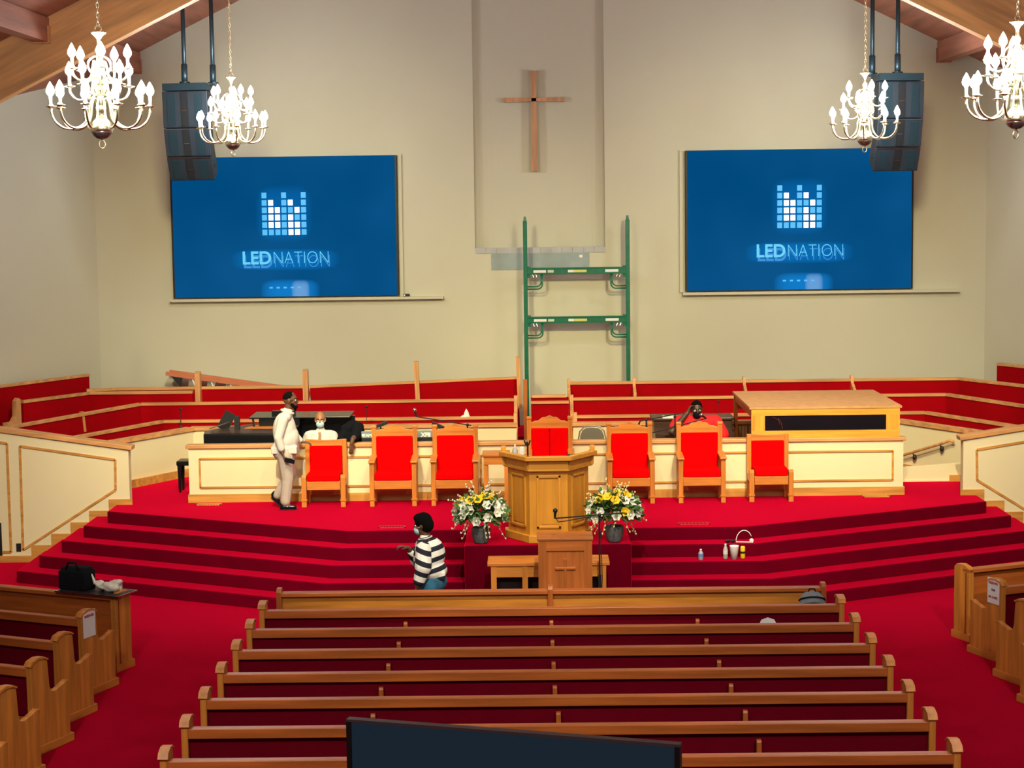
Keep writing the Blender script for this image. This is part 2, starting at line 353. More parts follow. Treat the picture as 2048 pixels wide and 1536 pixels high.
# ---------------------------------------------------------------- inner choir wall (centre and two splayed returns)
IW = 29.95; IZ = 1.62
iw = MB().box(-5.93, -.45, IW, IW+.12, PZ, IZ).build('wall_inner_choir', M['cream'], kind='structure', label='low cream wall in front of the first choir row', cat='wall')
MB().box(.5, 5.93, IW, IW+.12, PZ, IZ).build('wall_panel', M['cream'], iw)
MB().box(-5.93, -.43, IW-.04, IW+.15, IZ, IZ+.055).build('cap_rail', M['capx'], iw)
MB().box(.48, 5.93, IW-.04, IW+.15, IZ, IZ+.055).build('cap_rail', M['capx'], iw)
for i in range(14):   # ribbed panel by the drum enclosure
    MB().box(2.98+i*.055, 2.995+i*.055, IW-.012, IW, PZ+.1, IZ-.02).build('slat', M['skirt'], iw)
for sgn in (-1, 1):
    a = Vector((5.93*sgn, IW)); b = Vector((6.93*sgn, 28.22)); d = (b-a).normalized()
    MB().bar((a.x, a.y, (PZ+IZ)/2), (b.x, b.y, (PZ+IZ)/2), .12, IZ-PZ).build('wall_panel', M['cream'], iw)
    MB().bar((a.x, a.y, IZ+.0275), (b.x+d.x*.03, b.y+d.y*.03, IZ+.0275), .19, .055).build('cap_rail', M['capy'], iw)
    MB().bar((a.x-sgn*.02, a.y-.04, PZ+.065), (b.x-sgn*.02, b.y-.01, PZ+.065), .14, .13 if sgn < 0 else .03).build('skirting', M['skirt'], iw)
MB().prism([(5.45, PZ), (6.72, PZ), (6.72, PZ+.30), (5.45, PZ+.22)], 28.33, 28.38, 'y').build('stair_stringer', M['cream'], iw); MB().box(5.45, 6.45, 28.31, 28.335, PZ, PZ+.022).build('threshold', M['cream'], iw)
MB().box(6.42, 6.62, 28.28, 28.33, PZ, PZ+.10).build('skirting', M['skirt'], iw)
# ================================================================= pews
END = [(-.07, 0), (.56, 0), (.56, .09), (.53, .10), (.53, .58), (.545, .63), (.50, .645), (.40, .61), (.30, .585), (.245, .60), (.225, .66), (.215, .80), (.205, .92), (.15, .945), (.06, .955), (-.03, .935), (-.055, .90), (-.05, .10), (-.07, .09)]
def pew_end(x, parent, flip):
    m = MB().prism(END, x-.03, x+.03, 'x')
    o = m.build('end_panel', M['pendz'], parent, bevel=.008)
    MB().prism([(-.085, 0), (.575, 0), (.575, .085), (-.085, .085)], x-.04, x+.04, 'x').build('plinth', M['pendy'], o, bevel=.006)
    MB().prism([(-.06, .90), (-.03, .935), (.06, .956), (.15, .946), (.205, .92), (.21, .935), (.15, .965), (.06, .977), (-.04, .955), (-.075, .91)], x-.042, x+.042, 'x').build('top_cap', M['pendy'], o)
    return o
def pew(label, loc, rz, x0, x1, group, ends=(1, 1), supports=()):
    t = thing('pew', label, 'pew', loc, rz, group)
    if ends[0]: pew_end(x0+.03, t, -1)
    if ends[1]: pew_end(x1-.03, t, 1)
    a, b = x0+(.06 if ends[0] else 0), x1-(.06 if ends[1] else 0)
    MB().prism([(-.04, .795), (.01, .79), (.055, .79), (.05, .865), (.04, .885), (-.045, .885), (-.05, .88), (-.05, .80)], a, b, 'x').build('top_rail', M['pewx'], t, bevel=.004)
    MB().prism([(-.005, .40), (.05, .40), (.05, .80), (-.005, .80)], a, b, 'x').build('back_panel', M['pewred'], t)
    MB().prism([(.05, .45), (.13, .45), (.10, .74), (.05, .75)], a, b, 'x').build('back_cushion', M['pewred'], t)
    MB().box(a, b, .0, .50, .34, .38).build('seat_board', M['pewx'], t)
    MB().prism([(.06, .38), (.52, .38), (.575, .40), (.59, .43), (.575, .465), (.52, .48), (.06, .455)], a, b, 'x').build('seat_cushion', M['pewred'], t)
    for x in supports:
        MB().prism([(-.055, 0), (.35, 0), (.35, .36), (.02, .38), (.0, .72), (-.02, .745), (-.05, .74), (-.06, .72)], x-.022, x+.022, 'x').build('support', M['pewz'], t, bevel=.005)
    return t
PY = [19.6-.9*i for i in range(7)]
ordn = ['second', 'third', 'fourth', 'fifth', 'sixth', 'seventh', 'eighth']
SW = 6.49
sup = [[-1.62, 0, 1.62], [-1.63, 0, 1.63], [-1.67, 0, 1.67], [-1.67, .0, 1.69], [-1.67, .02, 1.72], [-1.69, .02, 1.73], [-1.7, 0, 1.7]]
for i, y in enumerate(PY):
    pew('long centre pew with dark red back, %s row from the front' % ordn[i], (0, y+.05, 0), 0, -SW/2, SW/2, 'centre block pews', (1, 1), sup[i])
# front screen of the centre block
def front_screen(label, loc, rz, x0, x1, posts, endpanel=None):
    t = thing('modesty_screen', label, 'pew screen', loc, rz, 'panelled fronts ahead of the pews')
    MB().box(x0, x1, 0, .03, .08, .84).build('panel', M['screenwood'] if endpanel is None else M['pewx'], t)
    MB().box(x0, x1, -.05, .08, .84, .885).build('top_rail', M['pewx'], t, bevel=.006)
    MB().box(x0, x1, -.012, .042, 0, .10).build('base_rail', M['pewx'], t)
    for x in posts:
        if endpanel and abs(x-endpanel[0]) < .05: continue
        MB().prism([(-.06, 0), (.09, 0), (.09, .91), (.06, .935), (-.03, .935), (-.06, .90)], x-.03, x+.03, 'x').build('post', M['pewz'], t, bevel=.006)
    if endpanel:
        x = endpanel[0]
        o = MB().prism([(-.06, 0), (.27, 0), (.27, .09), (.25, .1), (.25, .88), (.2, .92), (.1, .935), (.0, .915), (-.05, .88), (-.05, .1), (-.06, .09)], x-.035, x+.035, 'x').build('end_panel', M['pendz'], t, bevel=.008)
        MB().box(x-.045, x+.045, -.075, .285, 0, .085).build('plinth', M['pendy'], o)
    return t
front_screen('plain wooden front panel ahead of the centre pews', (0, 20.55, 0), 0, -3.18, 3.19, (-3.15, 0, 3.16))
# splayed side blocks
A = R(-23)
def local_origin(px, py, rz, lx, ly):   # so that local (lx,ly) lands on (px,py)
    return (px-(math.cos(rz)*lx-math.sin(rz)*ly), py-(math.sin(rz)*lx+math.cos(rz)*ly), 0)
front_screen('wooden front panel ahead of the left side pews', local_origin(-4.90, 20.70, A, 0, .285), A, -4.6, 0, (-4.57, -2.3), (-.035,))
front_screen('wooden front panel ahead of the right side pews', local_origin(4.93, 21.72, -A, 0, .285), -A, 0, 4.6, (4.57, 2.3), (.035,))
for i, (x, y) in enumerate(((-4.895, 19.86), (-4.885, 18.80), (-4.87, 17.75), (-4.88, 16.70), (-4.88, 15.65))):
    pew('left side pew, %s behind the panelled front%s' % (['first', 'second', 'third', 'fourth', 'fifth'][i], ', with a taped reserved sheet' if i == 0 else ''), local_origin(x, y, A, 0, .575), A, -5.0, 0, 'left block pews', (1, 1), (-1.7, -3.4))
for i, (x, y) in enumerate(((4.935, 20.95), (4.96, 19.86), (4.95, 18.82), (4.95, 17.77))):
    pew('right side pew, %s behind the panelled front%s' % (['first', 'second', 'third', 'fourth'][i], ', with a taped printed notice' if i == 0 else ''), local_origin(x, y, -A, 0, .575), -A, 0, 5.0, 'right block pews', (1, 1), (1.7, 3.4))
# ================================================================= choir rows
def choir_run(t, a, b, ztop, zf, mt='choirred', capm='capx', th=.07, seat=True):
    a, b = Vector((*a, 0)), Vector((*b, 0)); h = ztop-.045-zf
    MB().bar((a.x, a.y, zf+h/2), (b.x, b.y, zf+h/2), th, h).build('back_panel', M[mt], t)
    MB().bar((a.x, a.y, ztop-.0225), (b.x, b.y, ztop-.0225), .11, .045).build('cap_rail', M[capm], t)
def choir_row(label, pts, ztop, zf, seats=True):
    t = thing('choir_pew', label, 'choir pew', (0, 0, 0), 0, 'red choir pew rows')
    for i in range(len(pts)-1):
        a, b = pts[i], pts[i+1]; ang = abs(b[1]-a[1]) > abs(b[0]-a[0])
        choir_run(t, a, b, ztop, zf, capm='capy' if ang else 'capx')
        d = (Vector(b)-Vector(a)).normalized(); nn = Vector((-d.y, d.x))
        if nn.y > 0: nn = -nn
        sa, sb = Vector(a)+nn*.25, Vector(b)+nn*.25
        MB().bar((sa.x, sa.y, zf+.40), (sb.x, sb.y, zf+.40), .42, .09).build('seat_cushion', M['choirred'], t)
    return t
ROWS = [(30.6, 1.72, PZ, 6.53, (7.62, 28.42), -.47, .55), (31.42, 1.935, PZ+.18, 7.08, (8.52, 28.2), -.47, .51)]
for i, (y, zt, zf, cx, e, lx, rx) in enumerate(ROWS):
    nm = ['lowest', 'middle'][i]
    tl = choir_row('%s red choir pew left of the scaffold, bending along the side' % nm, [(-e[0], e[1]), (-cx, y), (lx, y)], zt, zf)
    tr = choir_row('%s red choir pew right of the scaffold, bending along the side' % nm, [(rx, y), (cx, y), (e[0], e[1])], zt, zf)
    for t, x in ((tl, lx), (tr, rx)):
        MB().prism([(y-.30, zf), (y+.05, zf), (y+.05, zt+.05), (y-.06, zt+.05), (y-.10, zt-.2), (y-.30, zt-.28)], x-.03, x+.03, 'x').build('end_panel', M['capz'], t)
y3 = 32.0; z3 = 2.155
t = choir_row('back red choir pew right of the scaffold, bending along the side', [(.48, y3), (7.43, y3), (9.0, 29.2)], z3, PZ+.36)
for x in (.475, 1.64, 3.6, 5.52):
    MB().prism([(y3-.34, 1.7), (y3+.06, 1.7), (y3+.06, 2.21), (y3-.02, 2.21), (y3-.1, 2.08), (y3-.34, 1.98)], x-.025, x+.025, 'x').build('divider', M['capz'], t)
t = choir_row('back red choir pew at left, bending along the side', [(-8.12, 31.82), (-7.64, y3), (-4.23, y3)], 2.15, PZ+.36)
for x, z1 in ((-6.13, 2.44), (-4.21, 2.455)):
    MB().prism([(y3-.22, 1.6), (y3-.04, 1.6), (y3-.04, z1-.04), (y3-.08, z1), (y3-.22, z1-.03)], x-.045, x+.045, 'x').build('divider', M['capz'], t)
t = thing('choir_pew', 'loosened red pew back tilted up towards the scaffold', 'choir pew', (-4.15, y3, 2.145), 0, 'red choir pew rows')
t.rotation_euler = (0, -math.atan2(.12, 3.8), 0)
MB().box(0, 3.72, -.035, .035, -.9, -.04).build('back_panel', M['choirred'], t)
MB().box(0, 3.72, -.05, .05, -.04, 0).build('cap_rail', M['capx'], t)
MB().box(1.88, 1.96, -.12, .0, -.40, .36).build('divider', M['capz'], t)
MB().box(3.70, 3.77, -.2, .04, -.55, .36).build('end_panel', M['capz'], t)
t = thing('choir_pew', 'short loose red pew back on the left, in front of the back row', 'choir pew', (0, 0, 0), 0, 'red choir pew rows')
choir_run(t, (-8.88, 30.40), (-8.05, 31.7), 2.11, PZ+.36, capm='capy'); choir_run(t, (-8.05, 31.7), (-6.2, 31.7), 2.11, PZ+.36)
m = MB().prism([(-.32, 0), (.06, 0), (.06, 1.02), (.0, 1.05), (-.06, 1.0), (-.08, .74), (-.16, .66), (-.32, .66)], -.04, .04, 'x')
m.build('end_panel', M['capz'], t, loc=(-8.93, 30.28, PZ+.25), rz=R(-25))
MB().bar((-7.72, 29.95, 1.62), (-7.74, 29.92, 1.96), .07, .05).build('prop_block', M['capz'], t)
for sgn in (-1, 1):
    t = thing('choir_pew', 'tall red pew back against the %s side wall' % ('left' if sgn < 0 else 'right'), 'choir pew', (0, 0, 0), 0, 'red choir pew rows')
    a, b = Vector((8.23*sgn, 32.4)), Vector((9.55*sgn, 30.0))
    m = MB(); za, zb = 2.43, 2.47
    choir_run(t, a, b, 2.37, PZ+.36, capm='capy')
    e = (b-a).normalized()
t = thing('choir_pew', 'short dark red pew section between the scaffold legs', 'choir pew', (0, 31.2, 0), 0, 'red choir pew rows')
MB().box(-.2, .46, 0, .07, PZ+.1, 1.86).build('back_panel', M['choirred'], t); MB().box(-.2, .46, -.03, .1, 1.86, 1.90).build('cap_rail', M['capx'], t)
MB().box(-.2, .46, .25, .32, PZ+.1, 1.94).build('back_panel', M['choirred'], t); MB().box(-.18, .42, .22, .35, 1.94, 1.985).build('cap_rail', M['capx'], t)
for i, (x, z0, z1) in enumerate(((-.30, PZ, 2.25),)):
    MB().box(x-.035, x+.035, 31.55, 31.62, z0, z1).build('wooden_board', M['lecz'], label='weathered upright board standing by the scaffold left leg', cat='board', bevel=.004)
# ================================================================= clergy chairs
def chair(high, name='clergy_chair'):
    t = thing(name, 'x', 'chair', (0, 0, 0), 0, 'red clergy chairs along the platform')
    c = 'chair'; w = .31 if high else .28; H = 1.13 if high else .965
    # rear posts lean slightly back
    for s in (-1, 1):
        o = MB().prism([(.44, 0), (.50, 0), (.50, H), (.44, H)], s*w-.034, s*w+.034, 'x').build('back_post', M['chairz'], t, bevel=.006)
        if high: MB().box(s*w-.04, s*w+.04, .43, .51, H-.005, H+.035).build('finial', M['chairx'], o, bevel=.008)
        if high:
            MB().box(s*(w+.005)-.034, s*(w+.005)+.034, .0, .07, 0, .655).build('front_leg', M['chairz'], t, bevel=.006)
            MB().box(s*(w+.005)-.045, s*(w+.005)+.045, -.01, .08, .095, .115).build('foot_band', M['chairx'], t)
            MB().prism([(-.03, .655), (.44, .685), (.46, .72), (.40, .715), (-.03, .685)], s*(w+.005)-.05, s*(w+.005)+.05, 'x').build('arm', M['chairy'], t, bevel=.008)
        else:
            MB().prism([(0, 0), (.07, 0), (.07, .40), (.14, .40), (.14, .47), (.05, .485), (0, .45)], s*(w+.012)-.036, s*(w+.012)+.036, 'x').build('front_leg', M['chairz'], t, bevel=.006)
            MB().box(s*(w+.012)-.045, s*(w+.012)+.045, -.01, .08, .095, .115).build('foot_band', M['chairx'], t)
        MB().box(s*w-.025, s*w+.025, .06, .45, .28, .38).build('side_rail', M['chairy'], t)
    MB().box(-w+.03, w-.03, .01, .05, .26, .39).build('front_rail', M['chairx'], t, bevel=.005)
    MB().box(-w+.03, w-.03, .44, .48, .12, .19).build('stretcher', M['chairx'], t)
    if high:
        pts = [(-w+.03, 1.00), (w-.03, 1.00), (w-.03, 1.085)]
        for i in range(1, 20):
            x = (w-.03)*(1-2*i/20); u = abs(x)/(w-.03); z = 1.088+.082*(math.cos(u*math.pi)*.5+.5)+.008*math.cos(u*math.pi*5)
            pts.append((x, z))
        pts.append((-w+.03, 1.085))
        MB().prism(pts, .445, .49, 'y').build('crest_rail', M['chairx'], t, bevel=.004)
        zt = 1.005
    else:
        MB().prism([(-w+.03, .865), (w-.03, .865), (w-.03, .965), (w*.5, .955), (0, .95), (-w*.5, .955), (-w+.03, .965)], .445, .49, 'y').build('crest_rail', M['chairx'], t, bevel=.004); zt = .87
    MB().box(-w+.035, w-.035, .40, .46, .46, zt).build('back_cushion', M['red'], t, bevel=.02)
    MB().prism([(-.0, .385), (.44, .385), (.44, .50), (.05, .505), (-.005, .48)], -w+.035, w-.035, 'x').build('seat_cushion', M['red'], t, bevel=.018)
    return t
CY = 26.51
hi = chair(True); lo = chair(False)
hl = ['tall red-backed oak armchair, nearest right of the low chair by the standing man', 'tall red-backed oak armchair just left of the pulpit', 'tall red-backed oak armchair just right of the pulpit', 'tall red-backed oak armchair in front of the person in red']
for i, x in enumerate((-2.27, -1.352, 1.279, 2.333)):
    if i == 0: hi.location = (x, CY, PZ); hi['label'] = hl[0]
    else: copy_tree(hi, (x, CY, PZ), 0, hl[i])
c = copy_tree(hi, (.076, CY-.02, PZ), 0, 'larger red-backed oak armchair with a centre seam, behind the pulpit'); c.scale = (1.0, 1.0, 1.095)
MB().box(-.0035, .0035, .393, .40, .5, 1.0).build('seam', M['pewred'], c); MB().box(-.008, .008, .392, .40, .965, 1.0).build('button', M['blackmat'], c)
lo.location = (-3.31, CY, PZ); lo['label'] = 'low armless oak chair with red cushions, beside the standing man'
copy_tree(lo, (3.365, CY+.02, PZ), 0, 'low armless oak chair with red cushions, below the wooden enclosure')
# ================================================================= pulpit
t = thing('pulpit', 'large three-sided golden oak pulpit with recessed panels', 'pulpit', (0.02, 23.47, PZ))
def fpoly(o): return [(-.27-o*.3, -o), (.27+o*.3, -o), (.60+o, .52), (.60+o, .70), (-.60-o, .70), (-.60-o, .52)]
MB().prism(fpoly(-.06), .06, .995, 'z').build('body', M['pulz'], t)
MB().prism(fpoly(-.01), 0, .10, 'z').build('base', M['pulx'], t, bevel=.006)
MB().prism(fpoly(.0), .96, .985, 'z').build('moulding', M['pulx'], t, bevel=.006)
fq = fpoly(-.03); fr_ = fpoly(.015)
for i, j in ((5, 0), (0, 1), (1, 2)):
    a, b = fq[i], fq[j]; MB().bar((a[0], a[1], 1.05), (b[0], b[1], 1.05), .05, .13).build('upper_band', M['pulx'], t)
    a, b = fr_[i], fr_[j]; e_ = (Vector(b)-Vector(a)).normalized()*.02; MB().bar((a[0]-e_.x, a[1]-e_.y, 1.135), (b[0]+e_.x, b[1]+e_.y, 1.135), .09, .06).build('top_rail', M['pulx'], t, bevel=.008)
for s_ in (-1, 1): MB().box(s_*.585-.03, s_*.585+.03, .49, .70, .98, 1.15).build('side_rail', M['puly'], t)
for s in (-1, 1): MB().box(s*.60-.03, s*.60+.03, .55, .73, 1.16, 1.215).build('end_block', M['puly'], t, bevel=.005)
fp = fpoly(-.06)
for a, b in ((fp[5], fp[0]), (fp[0], fp[1]), (fp[1], fp[2])):
    a, b = Vector((*a, 0)), Vector((*b, 0)); L = (b-a).length; d = (b-a).normalized(); nrm = Vector((d.y, -d.x, 0))
    m4 = Matrix((( d.x, nrm.x, 0, a.x), (d.y, nrm.y, 0, a.y), (0, 0, 1, 0), (0, 0, 0, 1)))
    for x0, x1, z0, z1 in ((.09, L-.09, .90-.035, .90), (.09, L-.09, .19, .225), (.09, .125, .19, .90), (L-.125, L-.09, .19, .90)):
        MB().box(x0, x1, -.01, .02, z0, z1, m4).build('moulding', M['pulz'] if z1-z0 > .1 else M['pulx'], t, bevel=.006)
    MB().box(.15, L-.15, -.01, .008, .25, .84, m4).build('panel', M['pulz'], t)
# lectern, table
t = thing('lectern', 'small cherry wood lectern with a carved cross', 'lectern', (.205, 22.1, 0))
MB().box(-.32, .32, 0, .40, 0, 1.17).build('body', M['lecz'], t)
MB().box(-.335, -.235, -.018, .0, .03, 1.17).build('stile', M['lecz'], t); MB().box(.235, .335, -.018, .0, .03, 1.17).build('stile', M['lecz'], t)
MB().box(-.235, .235, -.018, .0, 1.04, 1.17).build('rail', M['lecx'], t); MB().box(-.235, .235, -.018, .0, .03, .18).build('rail', M['lecx'], t)
MB().box(-.35, .35, -.03, .43, 1.17, 1.205).build('top', M['lecx'], t, bevel=.006)
cr = MB().box(-.018, .018, -.02, .0, .45, .94).build('cross', M['lecz'], t, bevel=.006); MB().box(-.13, .13, -.022, -.001, .80, .835).build('cross_arm', M['lecx'], cr, bevel=.006)
t = thing('communion_table', 'long low orange-brown communion table behind the lectern', 'table', (0, 22.62, 0))
MB().box(-.78, .78, -.02, .46, .745, .79).build('table_top', M['chairx'], t, bevel=.006)
MB().box(-.72, .72, .0, .03, .60, .745).build('apron', M['pendx'], t)
for x in (-.70, 0.0-.30, .30, .70): MB().box(x-.035, x+.035, -.010, .06, 0, .745).build('leg', M['pendz'], t)
for x in (-.70, .70): MB().box(x-.035, x+.035, .38, .44, 0, .745).build('leg', M['pendz'], t)
MB().box(-.68, .68, .20, .23, .02, .6).build('back_board', M['blackmat'], t)
# small side table between chairs and pulpit
t = thing('side_table', 'small orange oak side table left of the pulpit', 'table', (-.72, 25.9, PZ))
MB().box(-.20, .20, 0, .4, .82, .86).build('table_top', M['chairx'], t, bevel=.005); MB().box(-.17, .17, .02, .04, .70, .82).build('apron', M['chairx'], t)
for x in (-.15, .15):
    for y in (.03, .35): MB().box(x-.03, x+.03, y-.0, y+.05, 0, .82).build('leg', M['chairz'], t)
MB().box(-.15, .15, .02, .06, .06, .14).build('stretcher', M['chairx'], t)
# ================================================================= LED screens
def screen_material():
    m = bpy.data.materials.new('led_screen_picture'); m.use_nodes = True; nt = m.node_tree; N = nt.nodes; L = nt.links
    N.clear(); out = N.new('ShaderNodeOutputMaterial'); em = N.new('ShaderNodeEmission'); tc = N.new('ShaderNodeTexCoord'); sp = N.new('ShaderNodeSeparateXYZ')
    L.new(tc.outputs['Object'], sp.inputs[0])
    def math_(op, a, b=None, c=None):
        n = N.new('ShaderNodeMath'); n.operation = op
        for i, v in enumerate((a, b, c)):
            if v is None: continue
            if isinstance(v, (int, float)): n.inputs[i].default_value = v
            else: L.new(v, n.inputs[i])
        return n.outputs[0]
    def glow(cx, cz, rx, rz, pw=1.0):
        a = math_('DIVIDE', math_('SUBTRACT', sp.outputs[0], cx), rx); b = math_('DIVIDE', math_('SUBTRACT', sp.outputs[2], cz), rz)
        a = math_('POWER', math_('ABSOLUTE', a), 4.0); b = math_('POWER', math_('ABSOLUTE', b), 4.0)
        return math_('MAXIMUM', math_('SUBTRACT', 1.0, math_('ADD', a, b)), 0.0)
    nz = N.new('ShaderNodeTexNoise'); nz.inputs['Scale'].default_value = .45; L.new(tc.outputs['Object'], nz.inputs['Vector'])
    rp = N.new('ShaderNodeValToRGB'); rp.color_ramp.elements[0].color = (*lin('00497c'), 1); rp.color_ramp.elements[1].color = (*lin('0b5388'), 1)
    rp.color_ramp.elements[0].position = .35; rp.color_ramp.elements[1].position = .65; L.new(nz.outputs['Fac'], rp.inputs[0])
    def mix(fac, a, col):
        n = N.new('ShaderNodeMix'); n.data_type = 'RGBA'; L.new(fac, n.inputs['Factor']); L.new(a, n.inputs['A']); n.inputs['B'].default_value = (*col, 1); return n.outputs['Result']
    c = mix(math_('MULTIPLY', glow(.08, -1.20, .55, .24), .75), rp.outputs[0], lin('1585d8'))
    c = mix(math_('MULTIPLY', glow(.27, -1.20, .17, .22), .4), c, lin('9cc8f0'))
    c = mix(math_('MULTIPLY', glow(.0, -.60, 1.0, .20), .62), c, lin('0a78c8'))
    c = mix(math_('MULTIPLY', glow(.0, .24, .52, .52), .5), c, lin('0a70be'))
    L.new(c, em.inputs[0]); em.inputs[1].default_value = .84; L.new(em.outputs[0], out.inputs[0]); return m
M['led'] = screen_material()
M['ledblue'] = mat('logo_blue_light', (0, 0, 0), .5, emit='3fb4ee', es=.9)
M['ledwhite'] = mat('logo_white_light', (0, 0, 0), .5, emit='f6fbff', es=1.4)
M['ledtext'] = mat('lettering_light', (0, 0, 0), .5, emit='55c8ee', es=.9)
M['ledghost'] = mat('lettering_echo_light', (0, 0, 0), .5, emit='0c86d6', es=.85)
GRID = ['B..B..B', 'BW.BW.B', 'BWWBBWB', 'BWWBWBB', 'BWWBWWB', 'BBBBWWB']
def led(label, x, z):
    t = thing('led_screen', label, 'screen', (x, YB-.01, z), 0, 'big LED wall screens')
    w, h = 2.085, 1.285
    MB().box(-w, w, -.09, 0, -h, h).build('cabinet', M['blackmat'], t)
    p = MB().box(-w+.035, w-.035, -.096, -.088, -h+.005, h-.005).build('display', M['led'], t)
    for r in range(6):
        for c in range(7):
            g = GRID[r][c]
            if g == '.': continue
            cx = (c-3)*.1205; cz = .58-(r*.1355)
            q = MB().box(cx-.046, cx+.046, -.103, -.095, cz-.052, cz+.052); q.build('logo_square', M['ledblue' if g == 'B' else 'ledwhite'], t, bevel=.012)
    for j in range(5): MB().box((j-2.1)*.13-.03, (j-2.1)*.13+.03, -.1005, -.095, -1.13, -1.10).build('logo_reflection', M['ledblue'], t)
    rx = Matrix.Rotation(math.pi/2, 4, 'X')
    for dx, dz, mt, dy in ((.02, -.07, 'ledghost', -.0975), (0, 0, 'ledtext', -.101)):
        text_mesh('lettering', 'LED', .34, M[mt], t, Matrix.Translation((-.80+dx, dy, -.675+dz)) @ rx @ Matrix.Diagonal((.93, .97, 1, 1)), offset=.0075, align='LEFT', extrude=.001)
        text_mesh('lettering', 'NATION', .34, M[mt], t, Matrix.Translation((-.235+dx, dy, -.675+dz)) @ rx @ Matrix.Diagonal((.80, .97, 1, 1)), offset=-.0075, align='LEFT', extrude=.001)
    return t
led('blue LED screen at left of the niche, partly behind the speaker array', -4.70, 4.965)
led('blue LED screen at right of the niche, partly behind the speaker array', 4.76, 4.975)
for i, (x0, x1, z) in enumerate(((-6.85, -1.80, 3.655), (2.62, 7.70, 3.665))):
    MB().box(x0, x1, YB-.12, YB, z-.05, z+.0).build('trim_%d' % (4+i), M['wall'], kind='structure', label='thin ledge under the %s LED screen' % ['left', 'right'][i], cat='ledge')
    x = [-2.56, 2.60][i]; MB().box(x-.03, x+.03, YB-.05, YB, z, 6.27).build('trim_%d' % (6+i), M['wall'], kind='structure', label='thin upright frame strip beside the %s LED screen' % ['left', 'right'][i], cat='frame')
t = thing('small_projector', 'little black device on the ledge beside the left screen', 'device', (-2.48, YB-.08, 3.655)); MB().box(-.06, .06, -.03, .03, 0, .05).build('body', M['blackmat'], t, bevel=.01); MB().box(-.05, -.02, -.04, -.028, .015, .04).build('lens', M['white'], t)
# cross in the niche
t = thing('wall_cross', 'light wooden cross hanging in the niche', 'cross', (-.085, YB+.16, 6.83))
def taper(a, b, wa, wb): return MB().add([(a[0]-wa[0], -.05, a[1]-wa[1]), (a[0]+wa[0], -.05, a[1]+wa[1]), (b[0]+wb[0], -.05, b[1]+wb[1]), (b[0]-wb[0], -.05, b[1]-wb[1]), (a[0]-wa[0], .05, a[1]-wa[1]), (a[0]+wa[0], .05, a[1]+wa[1]), (b[0]+wb[0], .05, b[1]+wb[1]), (b[0]-wb[0], .05, b[1]-wb[1])], [(0,1,2,3),(7,6,5,4),(0,4,5,1),(1,5,6,2),(2,6,7,3),(3,7,4,0)])
taper((0, -.90), (0, .40), (.062, 0), (.045, 0)).build('upright', M['cross'], t); taper((0, .40), (0, .93), (.045, 0), (.055, 0)).build('upright', M['cross'], t)
taper((-.55, .40), (0, .40), (0, .045), (0, .030)).build('cross_arm', M['cross'], t); taper((0, .40), (.55, .40), (0, .030), (0, .045)).build('cross_arm', M['cross'], t)
MB().box(-.03, .03, .05, .17, .3, .5).build('wall_mount', M['cross'], t)
# ================================================================= speaker arrays
def array(label, x, sgn):
    t = thing('speaker_array', label, 'speaker', (x, 30.45, 7.42), R(10*sgn), 'hanging speaker arrays')
    w = .40
    MB().box(-w+.02, w-.02, -.02, .42, -.12, 0).build('flying_frame', M['steelblue'], t)
    pos = Vector((0, 0, -.12)); ang = 0
    for i, (h, a) in enumerate(((.62, 3), (.49, 11), (.43, 21))):
        m = Matrix.Translation(pos) @ Matrix.Rotation(R(a), 4, 'X')
        b = MB().prism([(-w, 0), (w, 0), (w*.72, .5), (-w*.72, .5)], -h, -.012, 'z', m).build('cabinet', M['speaker'], t, bevel=.012)
        MB().box(-w+.015, w-.015, -.012, .02, -h+.02, -.03, m).build('grille', M['speaker'], b)
        for xx in (-.24, .24): MB().box(xx-.07, xx+.07, -.02, .0, -h+.05, -.06, m).build('grille_band', M['steelblue'], b)
        MB().box(-.06, .06, -.026, .0, -h+.02, -.03, m).build('centre_strip', M['blackmat'], b)
        MB().box(-.05, .05, -.03, -.02, -h*.55, -h*.55+.012, m).build('badge', M['chrome'], b)
        if i: MB().box(-w+.02, w-.02, -.016, .0, -.03, -.018, m).build('trim_line', M['chrome'], b)
        for s in (-1, 1): MB().lathe([(.035, -.012), (.035, .012)], (0, 0, 0), 12, m @ Matrix.Translation((s*w*.93, .16, -h*.5)) @ Matrix.Rotation(math.pi/2, 4, 'Y')).build('side_handle', M['steelblue'], b)
        pos = m @ Vector((0, 0, -h))
    for (dx, dy) in ((-.03, .12), (-.37*sgn+0, .40)):
        wx = x+dx
        zt = ceil(wx)-7.42+.03
        p = MB().tube([(dx, dy, 0), (dx, dy, zt)], .036, 12).build('hanging_pole', M['steelblue'], t, smooth=True)
        MB().tube([(dx, dy, 0), (dx, dy, .32)], .052, 12).build('sleeve', M['steelblue'], p, smooth=True); MB().tube([(dx, dy, -.02), (dx, dy, .03)], .09, 12).build('flange', M['steelblue'], p)
    MB().box(-.37*sgn-.05 if sgn > 0 else -.08, .08 if sgn > 0 else .42, .10, .42, -.03, 0).build('flying_bar', M['steelblue'], t)
    return t
array('curved three-box speaker array hanging in front of the left screen', -5.95, -1)
array('curved three-box speaker array hanging in front of the right screen', 6.05, 1)
